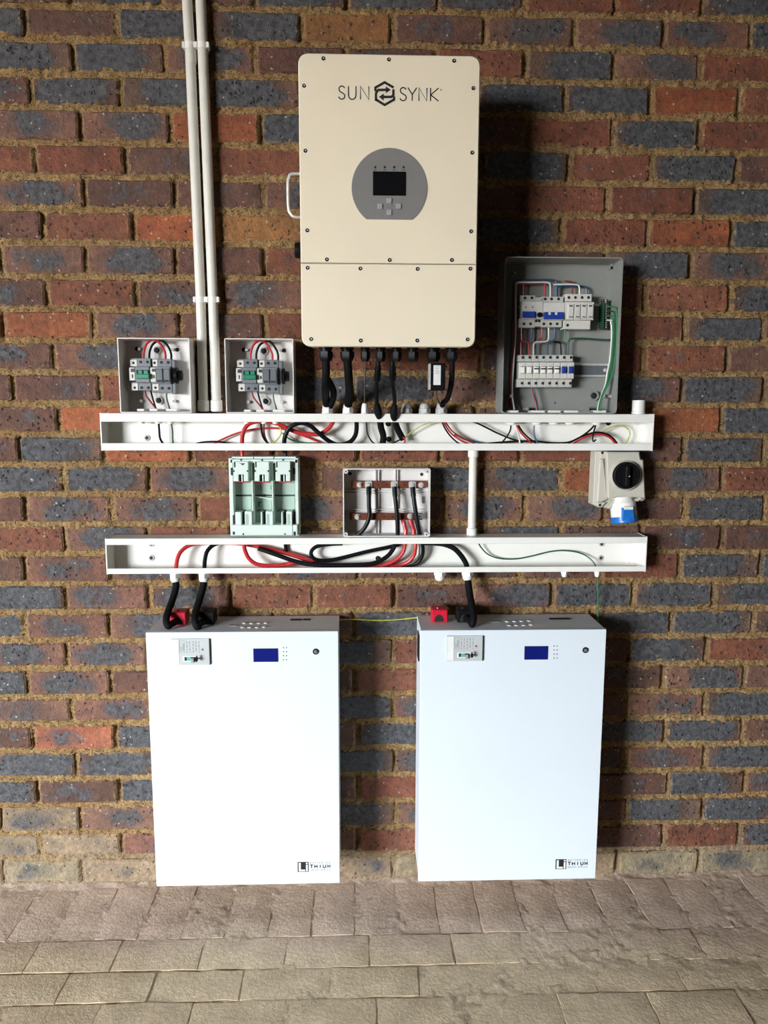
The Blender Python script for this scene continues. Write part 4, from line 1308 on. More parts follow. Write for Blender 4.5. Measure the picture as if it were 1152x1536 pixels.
mb = MB(); ppoly(mb, cF, [(560, 606), (590, 628), (560, 648)], -.036, -.03); T.part('arrow_mark', mb, M['hole'])
ctrq = at(*cF(503, 520), -.0342)
mb = MB(); mb.frame([(ctrq.x + .0045 * math.cos(t * math.pi / 8) , ctrq.z + .0064 * math.sin(t * math.pi / 8)) for t in range(16)], .0010, -.0348, -.033)
T.part('zero_mark', mb, M['hole'], None, 'moulded 0 mark')
mb = MB()
for r in ((484, 715, 498, 785), (484, 715, 525, 728), (655, 490, 668, 500), (655, 510, 662, 545)): pbox(mb, cF, *r, -.0348, -.033)
T.part('moulded_mark', mb, M['hole'])
mb = MB(); ppoly(mb, cF, [(418, 640), (690, 672), (690, 690), (655, 682), (440, 650), (418, 668)], -.050, -.033); T.part('cross_rib', mb, M['mint'])
mb = MB(); pbox(mb, cF, 105, 1036, 1025, 1180, -.082, -.02, .0015); bt = T.part('bottom_rail', mb, M['mint'])
for i, xa in enumerate((165, 455, 740)):
    mb = MB()
    if i == 0: pbox(mb, cF, 165, 858, 248, 1045, -.078, -.03, .001)
    else: pbox(mb, cF, xa + 62, 858, xa + 82, 1045, -.078, -.03, .001)
    T.part('jaw', mb, M['mint'])
    mb = MB(); pbox(mb, cF, xa + 86, 858, xa + 128, 1052, -.060, -.03); T.part('jaw_gap', mb, M['hole'])
    mb = MB(); pbox(mb, cF, xa + 132, 850, min(xa + 232, 950), 1045, -.078, -.03, .001); jw = T.part('jaw', mb, M['mint'])
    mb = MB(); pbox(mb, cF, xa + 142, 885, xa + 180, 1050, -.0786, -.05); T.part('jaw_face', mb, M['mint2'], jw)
    mb = MB()
    for sx in (xa + 5, xa + 55, xa + 190):
        ppoly(mb, cF, [(sx, 850), (sx + 32, 832), (sx + 46, 832), (sx + 20, 852)], -.050, -.034)
    T.part('arc_slots', mb, M['hole'], jw)
mb = MB()
for r in ((130, 1128, 158, 1170), (970, 1128, 1000, 1180), (265, 1152, 285, 1175), (842, 1152, 862, 1172), (952, 1030, 958, 1180)): pbox(mb, cF, *r, -.0827, -.08)
T.part('clip_recess', mb, M['hole'], bt)
for r in ((102, 245, 130, 350), (962, 250, 992, 335), (970, 850, 1000, 1035), (130, 900, 165, 1035)):
    T.part('side_recess', pbox(MB(), cF, *r, -.0668, -.06), M['hole'])
wire('cable', 'thick red cable end entering the top of the mint fuse base', 'cable', cF, [(262, -20, -.045), (262, 50, -.045), (262, 130, -.045)], -.045, .0048, M['redwire'])
wire('cable', 'thick black cable end entering the top of the mint fuse base', 'cable', cF, [(860, -20, -.030), (862, 50, -.030), (864, 130, -.030)], -.03, .0048, M['blackwire'])

# ------------------------------------------------------------------ busbar box
BBF = -.064
r0 = rect(*cB(72, 98), *cB(1078, 890), BBF)
bz0 = LZ1 + .0012
T = Thing('busbar_box', 'open light grey junction box with two copper busbars on the lower trunking', 'junction box', ((r0[0] + r0[2]) / 2, -.005, bz0))
T.part('tray', MB().shell(rounded(quad(r0[0], bz0, r0[2], r0[3]), .006, 4), .0030, BBF, -.005, -.010), M['box_white'])
for xa, xb in ((440, 490), (668, 706)):
    mb = MB(); pbox(mb, cB, xa, 115, xa + 12, 868, -.018, -.010); pbox(mb, cB, xb - 12, 115, xb, 868, -.018, -.010); T.part('upright_rib', mb, M['box_white'])
for ya in (352, 565):
    mb = MB(); pbox(mb, cB, 95, ya, 1060, ya + 10, -.018, -.010); pbox(mb, cB, 95, ya + 26, 1060, ya + 34, -.018, -.010); T.part('cross_rib', mb, M['box_white'])
for x, y in ((105, 133), (1046, 136), (105, 858), (1034, 860)):
    mb = MB(); pdisc(mb, cB, x, y, 24, [(-.001, .8), (-.001, 1), (.05, 1)], BBF + .002, 14); ps = T.part('corner_post', mb, M['box_white'])
    mb = MB(); pdisc(mb, cB, x, y, 9, [(-.0012, .9), (0, 1)], BBF + .001, 10); T.part('post_hole', mb, M['hole'], ps)
for x, y in ((155, 158), (980, 165)):
    mb = MB(); pdisc(mb, cB, x, y, 20, [(-.001, .9), (0, 1)], -.010, 12); T.part('knockout_hole', mb, M['hole'])
mb = MB(); pbox(mb, cB, 985, 420, 1018, 500, -.014, -.010, .001, .002); T.part('moulded_clip', mb, M['gray'])
for nm, (xa, ya, xb, yb), bolts, holes in (('upper', (170, 240, 1035, 325), [(263, 285), (972, 290)], [(478, 285), (580, 285), (785, 288)]), ('lower', (150, 612, 985, 692), [(238, 655), (845, 648), (960, 648)], [(445, 655), (548, 655), (652, 655), (750, 655)])):
    K = Thing('copper_busbar', '%s copper busbar inside the open grey junction box' % nm, 'busbar', at(*cB(xa, yb), -.025), 'copper busbars')
    mb = MB(); pbox(mb, cB, xa, ya, xb, yb, -.030, -.025, .0006); K.part('bar', mb, M['copper'])
    for x in (xa + 30, xb - 30):
        mb = MB(); pbox(mb, cB, x - 18, ya + 8, x + 18, yb - 8, -.025, -.010); K.part('standoff', mb, M['black'])
    for x, y in bolts:
        mb = MB(); pdisc(mb, cB, x, y, 33, [(-.0015, .9), (-.0015, 1), (0, 1)], -.030, 16); ws = K.part('washer', mb, M['steel'])
        mb = MB(); pdisc(mb, cB, x, y, 22, [(-.006, .8), (-.005, 1), (0, 1)], -.031, 6); K.part('bolt', mb, M['steel'], ws)
    for x, y in holes:
        mb = MB(); pdisc(mb, cB, x, y, 10, [(-.0004, 1), (0, 1)], -.030, 10); K.part('spare_hole', mb, M['hole'])


def lug_cable(label, lug, pts, r, m, group, blade=True):
    P = spline([at(*cB(p[0], p[1]), p[2]) for p in pts], 8)
    T = Thing('lugged_cable', label, 'cable', P[-1], group)
    T.part('cable', MB().tube(P, r, 10), m)
    T.part('heat_shrink', MB().tube(P[:9], r * 1.18, 10), m)
    if lug:
        mb = MB(); pbox(mb, cB, lug[0] - 42, lug[1] - 42, lug[0] + 42, lug[1] + 42, -.034, -.0302, .0008, .006); l = T.part('lug', mb, M['steel'])
        mb = MB(); pdisc(mb, cB, lug[0], lug[1], 24, [(-.005, .8), (-.004, 1), (0, 1)], -.034, 6); T.part('bolt', mb, M['steel'], l)
    return T


gq = 'cables bolted to the copper busbars'
lug_cable('left black cable bolted to the upper copper bar, curving away to the left', (367, 283), [(370, 310, -.038), (372, 400, -.044), (372, 520, -.047), (378, 620, -.048), (355, 720, -.048), (300, 810, -.046), (235, 868, -.040)], .0062, M['blackwire'], gq)
lug_cable('middle black cable hanging straight from the upper copper bar', (666, 285), [(668, 310, -.038), (674, 420, -.044), (688, 560, -.048), (700, 700, -.048), (703, 800, -.046), (702, 876, -.044)], .0062, M['blackwire'], gq)
lug_cable('right black cable slanting down from the upper copper bar', (873, 288), [(876, 315, -.038), (886, 420, -.044), (905, 560, -.048), (930, 720, -.048), (950, 820, -.046), (962, 874, -.044)], .0064, M['blackwire'], gq)
lug_cable('left short red cable below the lower copper bar', None, [(765, 690, -.034), (778, 740, -.038), (795, 810, -.040), (792, 874, -.042)], .0056, M['redwire'], gq)
lug_cable('right short red cable below the lower copper bar', None, [(848, 685, -.034), (865, 740, -.036), (888, 810, -.038), (886, 874, -.040)], .0062, M['redwire'], gq)

# ------------------------------------------------------------------ switched industrial socket
T = Thing('switched_socket', 'cream industrial socket box with a black rotary switch under the trunking', 'socket', at(930, 758, -.005))
top = [(150, 78)]
ppts = [(152, 76), (920, 92), (940, 205), (988, 228), (1022, 905), (960, 945), (470, 880), (330, 1050), (200, 1050), (108, 1000)]
mb = MB(); ppoly(mb, cS, ppts, -.050, -.006, .002); T.part('back_case', mb, M['socket'])
mb = MB()
f = [(345, 92), (915, 94), (935, 215), (985, 236), (1018, 890), (925, 915), (900, 880), (500, 880), (400, 905), (372, 880)]
ppoly(mb, cS, f, -.076, -.045, .003); T.part('front_cover', mb, M['socket'])
mb = MB()
b_ = [(225, 205), (300, 205), (372, 880), (395, 900), (250, 970), (175, 960)]
ppoly(mb, cS, b_, -.064, -.045, .004); T.part('side_wing', mb, M['socket'])
mb = MB(); pbox(mb, cS, 235, 80, 355, 205, -.062, -.045, .002); lg = T.part('screw_lug', mb, M['socket'])
mb = MB(); pdisc(mb, cS, 272, 105, 24, [(-.0008, .9), (0, 1)], -.062, 12); T.part('lug_hole', mb, M['hole'], lg)
mb = MB(); ppoly(mb, cS, [(190, 960), (345, 962), (265, 1045), (190, 1030)], -.060, -.045, .002); lg = T.part('screw_lug', mb, M['socket'])
mb = MB(); pdisc(mb, cS, 230, 1008, 24, [(-.0008, .9), (0, 1)], -.060, 12); T.part('lug_hole', mb, M['hole'], lg)
mb = MB(); ppoly(mb, cS, [(905, 880), (945, 875), (960, 905), (920, 925)], -.079, -.07, .001); T.part('screw_lug', mb, M['socket'])
ctr = at(*cS(660, 495), -.076); R_ = abs(at(*cS(660 + 262, 495), -.076).x - ctr.x)
mb = MB().lathe((ctr.x, -.0755, ctr.z), (0, -1, 0), [(0, R_), (.010, R_ * .985), (.012, R_ * .95), (.0119, R_ * .90), (.002, R_ * .88)], 36)
rg = T.part('switch_ring', mb, M['socket'])
mb = MB().lathe((ctr.x - .001, -.0775, ctr.z + .001), (0, -1, 0), [(0, R_ * .90), (.014, R_ * .89), (.018, R_ * .84), (.019, R_ * .78), (.0165, R_ * .74)], 32)
kn = T.part('switch_dial', mb, M['black'])
kx, kz = ctr.x - .002, ctr.z
mb = MB().prism(rounded([(kx - .0062, kz - R_ * .66), (kx + .0058, kz - R_ * .66), (kx + .0062, kz + R_ * .66), (kx - .0058, kz + R_ * .66)], .003), -.108, -.090, .002)
T.part('switch_grip', mb, M['black'], kn)
mb = MB().box(kx + .001, kx + .005, -.1084, -.107, kz - .0008, kz + .0008); T.part('pointer_mark', mb, M['whitewire'], kn)
# socket outlet with the blue lid
a_, b_ = at(*cS(625, 960), -.050), at(*cS(645, 1330), -.050)
axis = (b_ - a_ + Vector((0, -.010, 0))).normalized()
Lh = (b_ - a_).length
rr = abs(at(*cS(845, 1050), -.05).x - at(*cS(415, 1050), -.05).x) / 2
mb = MB().lathe(a_ + Vector((-.002, .004, .016)), axis, [(0, rr * .80), (.016, rr * .90), (.020, rr), (Lh * .66 + .016, rr)], 24)
T.part('outlet', mb, M['pvc'])
ld = T.part('outlet_lid', MB().lathe(a_ + Vector((-.002, .004, .016)) + axis * (Lh * .66 + .0162), axis, [(0, rr * 1.05), (.016, rr * 1.05), (.019, rr * .96)], 24), M['bluecap'], None, 'blue hinged socket lid')
mb = MB(); ppoly(mb, cS, [(620, 1060), (820, 1060), (840, 1290), (610, 1290)], -.092, -.040, .003); T.part('lid_hinge', mb, M['bluecap'], ld)
mb = MB(); pbox(mb, cS, 655, 1035, 808, 1090, -.0945, -.060, .001); T.part('hinge_pin', mb, M['label'])
mb = MB(); ppoly(mb, cS, [(370, 1020), (480, 905), (905, 900), (905, 945), (500, 952), (400, 1075), (330, 1060)], -.062, -.045, .001); T.part('outlet_collar', mb, M['socket'])

# ------------------------------------------------------------------ batteries
BYF, BYB = -.163, -.008
BZ0, BZ1 = .101, .8375


def atz(px, py, z):
    rx, ry, rz = ray(px, py)
    t = (z - CZ) / rz
    return Vector((CX + rx * t, -CD + ry * t, z))


def battery(which, x0, x1, plate, lcd, leds, button, logo, vents, slots, small, side):
    T = Thing('wall_battery', which, 'battery', ((x0 + x1) / 2, BYB, BZ0), 'white wall batteries')
    cs = T.part('case', MB().prism(quad(x0 + .002, BZ0 + .002, x1 - .002, BZ1 - .0008), BYF + .014, BYB), M['battery'])
    fc = T.part('front_cover', MB().prism(rounded(quad(x0, BZ0, x1, BZ1), .0018, 3), BYF, BYF + .0142, .0012), M['battery'])
    # breaker plate
    px0, py0, px1, py1 = plate
    r = rect(px0, py0, px1, py1, BYF)
    W_, H_ = r[2] - r[0], r[3] - r[1]
    bp = T.part('breaker_plate', MB().prism(quad(*r), BYF - .0035, BYF + .001, .0005), M['plate'])
    T.part('plate_edge', MB().box(r[2] - .0002, r[2] + .0022, BYF - .0042, BYF + .001, r[1] + .001, r[3] - .001), M['hole'], bp)
    fx = lambda u: r[0] + W_ * u
    fz = lambda v: r[3] - H_ * v
    T.part('plate_side_panel', MB().box(fx(.02), fx(.20), BYF - .0042, BYF - .003, fz(.97), fz(.03)), M['label'], bp)
    mb = MB(); mb.frame(quad(fx(.215), fz(.52), fx(.345), fz(.07)), .0005, BYF - .0040, BYF - .003)
    for i, u in enumerate((.25, .30)): mb.box(fx(u), fx(u + .02), BYF - .0040, BYF - .003, fz(.46), fz(.30 - i * .12))
    T.part('printed_frame', mb, M['grayink'], bp)['kind'] = 'stuff'
    mb = MB()
    for i, u in enumerate((.40, .475, .565, .64, .72)):
        v = .10
        k = 0
        while v < .50:
            ln = (.07, .12, .05, .09)[(i + k) % 4]
            mb.box(fx(u), fx(u + .022), BYF - .0039, BYF - .003, fz(min(v + ln, .52)), fz(v)); v += ln + .045; k += 1
    T.part('small_print', mb, M['grayink'], bp)['kind'] = 'stuff'
    mb = MB().lathe((fx(.82), BYF - .0035, fz(.41)), (0, -1, 0), [(0, .0026), (.0012, .0024), (.0013, .0018)], 12); T.part('trip_button', mb, M['reddot'], bp)
    sl = T.part('lever_window', MB().prism(quad(fx(.30), fz(.86), fx(.66), fz(.66)), BYF - .0040, BYF - .003), M['label'])
    T.part('lever_slot', MB().box(fx(.34), fx(.64), BYF - .0044, BYF - .003, fz(.83), fz(.69)), M['hole'], sl)
    T.part('indicator', MB().box(fx(.40), fx(.51), BYF - .0050, BYF - .003, fz(.83), fz(.69)), M['teal'], sl)
    mb = MB().prism(quad(fx(.52), fz(.88), fx(.60), fz(.72)), BYF - .012, BYF - .003, .001)
    T.part('lever', mb, M['button'], sl)
    mb = MB().lathe((fx(.69), BYF - .003, fz(.74)), (0, -1, 0), [(0, .0022), (.010, .002), (.012, .0035), (.016, .0035)], 10)
    mb.box(fx(.69) - .0015, fx(.69) + .0015, BYF - .018, BYF - .013, fz(.80), fz(.60))
    T.part('locking_pin', mb, M['black'])
    # screen, lamps, button
    r2 = rect(*lcd, BYF)
    sc = T.part('screen', MB().prism(quad(*r2), BYF - .0008, BYF + .001), M['lcd'], None, 'dark blue lcd screen')
    T.part('screen_bezel', MB().frame(quad(r2[0] - .0008, r2[1] - .0008, r2[2] + .0008, r2[3] + .0008), .0010, BYF - .0011, BYF + .001), M['ink'], sc)
    for i in range(4):
        for j in range(2):
            p = at(leds[0] + j * 4.6, leds[1] + i * 6.0, BYF)
            T.part('indicator_light', MB().lathe((p.x, BYF + .001, p.z), (0, -1, 0), [(0, .0016), (.0016, .0016), (.0020, .0011)], 8), M['hole'])
    p = at(button[0], button[1], BYF)
    bt = T.part('power_button', MB().lathe((p.x, BYF + .001, p.z), (0, -1, 0), [(0, .0082), (.003, .0082), (.0038, .0072), (.0030, .0060)], 20), M['black'])
    T.part('button_cap', MB().lathe((p.x, BYF - .001, p.z), (0, -1, 0), [(0, .0050), (.0022, .0048), (.0026, .0036)], 16), M['gray'], bt)
    # logo
    r3 = rect(*logo, BYF)
    w, h = r3[2] - r3[0], r3[3] - r3[1]
    y_ = BYF
    lb = T.part('logo_block', MB().box(r3[0], r3[0] + w, y_ - .0004, y_ + .0004, r3[1], r3[3]), M['ink'])
    g = lambda u, v: (r3[0] + w * u, r3[1] + h * v)
    mb = MB()
    def lb_box(u0, v0, u1, v1):
        a, b = g(u0, v0), g(u1, v1); mb.box(a[0], b[0], y_ - .0008, y_, a[1], b[1])
    lb_box(.10, .06, .29, .92); lb_box(.29, .06, .68, .24)
    T.part('logo_letter', mb, M['label'], lb, 'white letter L')
    mb = MB(); lb_box(.76, .06, .92, .70); lb_box(.76, .78, .92, .93); T.part('logo_letter', mb, M['label'], lb, 'white letter i')
    tx0, tx1 = r3[0] + w * 1.13, r3[0] + w * 2.95
    lt = letters(MB(), 'THIUM', tx0, r3[1] + h * .38, tx1, h * .30, .0026, y_, .45)
    T.part('brand_print', lt, M['ink'], None, 'black THIUM print')['kind'] = 'stuff'
    T.part('brand_print', letters(MB(), 'BATTERIES', tx0, r3[1] + h * .80, tx1, h * .16, .0009, y_, .5), M['grayink'], None, 'small BATTERIES print')['kind'] = 'stuff'
    T.part('brand_print', letters(MB(), 'SOUTH AFRICA', tx0, r3[1] + h * .10, tx1, h * .14, .0008, y_, .35), M['grayink'], None, 'small SOUTH AFRICA print')['kind'] = 'stuff'
    # top details
    for vx, vy in vents:
        p = atz(vx, vy, BZ1)
        T.part('vent_plug', MB().lathe((p.x, p.y, BZ1 - .001), (0, 0, 1), [(0, .0062), (.0018, .0058), (.0022, .004)], 12), M['label'])
    for (xa, ya, xb, yb) in slots:
        a, b = atz(xa, ya, BZ1), atz(xb, yb, BZ1)
        T.part('port_slot', MB().box(a.x, b.x, a.y - .008, a.y + .006, BZ1 - .001, BZ1 + .0006), M['hole'])
    a, b = atz(small[0], small[1], BZ1), atz(small[0] + small[2], small[1], BZ1)
    T.part('port_label', MB().box(a.x, b.x, a.y - .006, a.y + .006, BZ1 - .001, BZ1 + .0005), M['button'])
    if side:
        for xx in (x0,):
            mb = MB(); mb.prism([(0, 0)] * 0 or quad(xx - .0012, BZ1 - .105, xx + .004, BZ1 - .030), -.110, -.060, 0)
            T.part('hand_grip', mb, M['black'])
    return T


battery('left white wall battery, its red and black terminals both wired', -.6705, -.1560, (257.5, 957.5, 314.5, 997), (380.5, 973, 416.8, 992.3), (425.3, 971.5), (473.6, 977.2), (446.4, 1292.8, 463, 1307.8),
        [cV(x, y) for x, y in ((172, 124), (240, 126), (310, 126), (377, 122), (155, 165), (222, 165), (292, 165), (362, 162))], [(*cV(612, 92), *cV(725, 92)), (*cV(735, 90), *cV(805, 90))], (*cV(25, 148), 12), False)
battery('right white wall battery, with a free red terminal beside the wired black one', .0660, .5742, (669.5, 953, 723.5, 991), (787, 969.5, 821.5, 988.8), (831, 969), (878, 975), (833.2, 1288.8, 849.5, 1303.4),
        [cR(x, y) for x, y in ((463, 438), (495, 437), (525, 436), (558, 435), (472, 455), (503, 454), (535, 454), (566, 452))], [(*cR(645, 426), *cR(735, 426))], (*cR(395, 438), 12), True)

# pole terminals standing on the battery tops
def terminal(label, cx, w, m, front):
    T = Thing('pole_terminal', label, 'terminal', (cx, front + .025, BZ1), 'pole terminals on the batteries')
    h = .037
    pts = rounded(quad(cx - w / 2, BZ1 + .0005, cx + w / 2, BZ1 + h), .004, 3)
    b = T.part('block', MB().prism(pts, front, front + .046, .0025), m)
    ar = [(cx + .30 * w * math.cos(t * math.pi / 10) - .002, BZ1 + .004 + .020 * math.sin(t * math.pi / 10)) for t in range(11)]
    T.part('opening', MB().prism(ar, front - .0006, front + .004), M['hole'], b)
    T.part('stud', MB().lathe((cx - .004, front + .02, BZ1 + h - .001), (0, 0, 1), [(0, .0045), (.003, .004), (.0035, .002)], 10), m, b)
    return T


def tpos(c, x, y): return atz(*c(x, y), BZ1)


tl_r, tl_b = tpos(cT, 440, 295), tpos(cT, 765, 290)
terminal('red terminal block of the left battery', tl_r.x, .043, M['redblock'], tl_r.y)
terminal('black terminal block of the left battery', tl_b.x, .043, M['black'], tl_b.y)
tr_r, tr_b = tpos(cU, 412, 316), tpos(cU, 760, 316)
terminal('red terminal block of the right battery, nothing plugged in', tr_r.x, .045, M['redblock'], tr_r.y)
terminal('black terminal block of the right battery', tr_b.x, .043, M['black'], tr_b.y)


def lead(label, c, pts, r, end):
    P = path([(*c(p[0], p[1]), p[2]) for p in pts], -.05)
    P[0].z = LZ0 - .018
    P += end
    return single('battery_lead', MB().tube(spline(P, 8), r, 12), M['sleeve'], label, 'cable', P[-1], 'black sleeved battery leads')


yr = tl_r.y
lead('black sleeved lead curling into the red terminal of the left battery', c8, [(337, 250, -.048), (340, 275, -.055), (325, 330, -.075), (305, 385, yr - .012), (300, 415, yr - .030), (308, 436, yr - .036)], .0095,
     [Vector((tl_r.x - .012, yr - .026, BZ1 + .012)), Vector((tl_r.x - .003, yr - .001, BZ1 + .013))])
yr = tl_b.y
lead('black sleeved lead curling into the black terminal of the left battery', c8, [(455, 250, -.048), (452, 275, -.055), (436, 330, -.075), (420, 385, yr - .012), (418, 415, yr - .032), (428, 440, yr - .038)], .0098,
     [Vector((tl_b.x - .012, yr - .028, BZ1 + .012)), Vector((tl_b.x - .003, yr - .001, BZ1 + .013))])
yr = tr_b.y
lead('black sleeved lead dropping to the black terminal of the right battery', cR, [(292, 250, -.048), (296, 280, -.055), (303, 330, -.075), (314, 385, yr - .018), (318, 425, yr - .040), (312, 450, yr - .045)], .0098,
     [Vector((tr_b.x + .012, yr - .028, BZ1 + .012)), Vector((tr_b.x + .002, yr - .001, BZ1 + .014))])

# ------------------------------------------------------------------ cables inside the lower trunking
gq = 'cables in the lower trunking'
def lw(lab, m, r, c, pts, y, nm='cable'): return wire(nm, lab, 'cable' if nm == 'cable' else 'wire', c, pts, y, r, M[m], gq, 10)
Y1, Y2, Y3 = -.020, -.033, -.046
lw('red cable rising from the left gland and running along the lower trunking', 'redwire', .0058, c8, [(340, 200, -.048), (346, 160, -.048), (362, 128, -.044), (395, 105, -.036), (440, 96, -.030), (520, 94, -.028), (600, 97, -.028), (680, 110, -.028), (780, 134, -.028), (870, 160, -.030), (930, 182, -.030), (1010, 198, -.028)], -.03)
lw('black cable rising from the second gland of the lower trunking', 'blackwire', .0058, c8, [(457, 200, -.048), (459, 165, -.048), (468, 130, -.044), (490, 106, -.034), (520, 94, -.028), (560, 88, -.022), (600, 86, -.020)], -.03)
lw('red cable hanging in a loop below the mint fuse base', 'redwire', .0058, c7, [(145, 492, -.050), (152, 530, -.050), (172, 570, -.050), (215, 598, -.048), (290, 604, -.045), (345, 598, -.043), (395, 588, -.042), (450, 590, -.020)], -.045)
lw('long red cable sagging from the fuse base to the left red busbar cable', 'redwire', .0055, c7, [(440, 592, -.020), (520, 603, -.020), (620, 610, -.022), (740, 610, -.028), (820, 600, -.034), (880, 572, -.038), (912, 535, -.040), (921, 495, -.042)], -.03)
lw('red cable rising to the right red busbar cable', 'redwire', .0055, c7, [(790, 612, -.022), (870, 606, -.024), (930, 588, -.030), (962, 555, -.036), (970, 520, -.040), (970, 492, -.040)], -.03)
lw('thick black cable sagging under the fuse base to the middle busbar cable', 'blackwire', .0062, c7, [(215, 520, -.040), (300, 550, -.044), (380, 578, -.046), (450, 595, -.048), (560, 601, -.050), (680, 600, -.050), (770, 592, -.050), (830, 562, -.048), (862, 525, -.046), (872, 492, -.046)], -.045)
lw('black cable doubling back in a loop below the busbar box', 'blackwire', .0055, c7, [(620, 497, -.030), (560, 500, -.034), (500, 510, -.036), (472, 532, -.038), (473, 558, -.038), (500, 576, -.036), (560, 577, -.034), (640, 560, -.032), (740, 535, -.032), (860, 510, -.032), (900, 495, -.030)], -.034)
lw('black cable rising to the right busbar cable', 'blackwire', .0055, c7, [(860, 612, -.018), (930, 604, -.022), (980, 588, -.028), (1003, 555, -.034), (1006, 520, -.040), (1000, 492, -.044)], -.03)
lw('grey strand nested beside the red and black cables below the busbar box', 'brownwire', .0026, c7, [(900, 604, -.026), (955, 590, -.032), (984, 560, -.038), (990, 520, -.042), (985, 492, -.044)], -.03)
lw('short black cable dropping behind the red one below the fuse base', 'blackwire', .0050, c7, [(345, 492, -.016), (347, 515, -.016), (352, 545, -.016)], -.016)
lw('thick black cable bending down to the right battery gland', 'blackwire', .0075, cR, [(100, 98, -.034), (150, 100, -.034), (195, 106, -.036), (235, 124, -.040), (265, 155, -.044), (285, 188, -.048), (292, 215, -.048)], -.04)
lw('thin dark green wire waving through the right half of the lower trunking', 'darkgreen', .0020, cR, [(335, 92, -.030), (350, 118, -.024), (380, 148, -.020), (430, 166, -.018), (500, 168, -.018), (570, 155, -.018), (640, 138, -.018), (700, 132, -.018), (760, 138, -.018), (805, 155, -.022), (838, 185, -.034), (851, 212, -.046)], -.02, 'wire')
a = at(896, 866, -.048)
single('wire', MB().tube(spline([Vector((a.x, -.048, LZ0 - .012)), at(896.5, 880, -.046), at(897, 900, -.035), at(897, 925, -.022), at(897, 940, -.014)], 6), .0020, 8), M['greenwire'], 'thin green earth wire dropping from the lower trunking behind the right battery', 'wire', at(897, 925, -.02))
single('wire', MB().tube(spline([at(500, 930, -.006), at(530, 929, -.008), at(566, 930.5, -.009), at(600, 929, -.008), at(628, 926, -.007), at(660, 923.5, -.0075), at(760, 922.5, -.0075)], 6), .0021, 8), M['yellowgreen'], 'thin yellow-green earth wire strung along the wall between the two batteries', 'wire', at(560, 930, -.008))

# ------------------------------------------------------------------ wires inside the upper trunking
gq = 'wires in the upper trunking'
def uw(lab, m, r, c, pts, y, nm='wire'): return wire(nm, lab, 'cable' if nm == 'cable' else 'wire', c, pts, y, r, M[m], gq, 10 if nm == 'cable' else 8)
uw('black wire dropping below the left isolator box', 'blackwire', .0030, c3, [(332, 484, -.042), (335, 530, -.040), (340, 570, -.038), (362, 605, -.034)], -.04)
uw('green wire dropping below the left isolator box', 'darkgreen', .0022, c3, [(395, 484, -.042), (402, 530, -.040), (403, 570, -.038), (408, 605, -.034)], -.04)
uw('thick red cable arching through the upper trunking into the fuse base', 'redwire', .0058, c3, [(755, 640, -.046), (755, 600, -.046), (758, 555, -.046), (772, 515, -.046), (800, 490, -.045), (850, 480, -.043), (920, 488, -.040), (980, 512, -.037), (1040, 538, -.034), (1100, 547, -.034), (1150, 545, -.036), (1190, 522, -.040), (1215, 490, -.042), (1222, 462, -.042)], -.04, 'cable')
uw('thick black cable arching through the upper trunking into the fuse base', 'blackwire', .0062, c3, [(972, 640, -.036), (970, 600, -.042), (974, 560, -.048), (992, 520, -.052), (1022, 497, -.054), (1062, 490, -.054), (1102, 503, -.054), (1145, 540, -.052), (1195, 580, -.050), (1245, 600, -.048), (1300, 588, -.046), (1330, 555, -.044), (1338, 510, -.042), (1335, 462, -.042)], -.05, 'cable')
uw('thin red wire slanting up behind the thick red cable', 'redwire', .0026, c3, [(600, 602, -.022), (650, 575, -.022), (720, 545, -.022), (800, 524, -.022), (880, 516, -.022), (960, 520, -.020), (1040, 545, -.018), (1120, 575, -.016), (1180, 600, -.016)], -.022)
uw('thin black wire bowing low in the upper trunking left of the red cable', 'blackwire', .0024, c3, [(500, 604, -.030), (540, 590, -.030), (600, 584, -.030), (660, 588, -.030), (730, 604, -.030)], -.03)
uw('black wire dropping below the right isolator box', 'blackwire', .0030, c3, [(850, 480, -.030), (855, 530, -.028), (868, 570, -.026), (900, 604, -.026)], -.03)
uw('dark red wire dropping below the right isolator box', 'darkred', .0026, c3, [(868, 480, -.026), (866, 520, -.024), (872, 560, -.022), (890, 600, -.022)], -.03)
uw('yellow-green wire curling between the thick red and black cables', 'yellowgreen', .0018, c3, [(850, 606, -.050), (890, 598, -.050), (930, 578, -.050), (952, 548, -.050), (952, 520, -.048), (938, 505, -.044)], -.05)
uw('green wire lying low behind the thick black cable', 'greenwire', .0022, c3, [(960, 540, -.020), (1000, 572, -.020), (1060, 590, -.020), (1130, 592, -.020), (1200, 596, -.020)], -.02)
uw('thin black wire curving down left of the plug leads', 'blackwire', .0020, c4, [(394, 462, -.036), (395, 500, -.034), (402, 545, -.032), (425, 585, -.030), (455, 604, -.030)], -.03)
uw('thick black sleeve continuing from the left plug lead into the trunking', 'sleeve', .0090, c4, [(468, 470, -.050), (474, 510, -.044), (486, 555, -.040), (482, 600, -.036)], -.04, 'cable')
uw('thick black sleeve continuing from the right plug lead into the trunking', 'sleeve', .0090, c4, [(548, 470, -.050), (560, 510, -.044), (580, 550, -.038), (592, 572, -.034)], -.04, 'cable')
uw('thin black wire fanning out of the left black sleeve', 'blackwire', .0020, c4, [(478, 585, -.046), (465, 596, -.046), (445, 606, -.046)], -.046)
uw('thin black wire fanning out of the right black sleeve to the left', 'blackwire', .0020, c4, [(592, 566, -.040), (565, 580, -.040), (525, 598, -.040), (500, 608, -.040)], -.04)
uw('short red wire peeking out of the right black sleeve', 'redwire', .0026, c4, [(592, 560, -.044), (602, 575, -.044), (598, 602, -.042)], -.044)
uw('yellow-green wire rising right from the black sleeves', 'yellowgreen', .0016, c4, [(608, 560, -.030), (640, 532, -.030), (690, 500, -.032), (740, 482, -.036), (790, 468, -.040)], -.03)
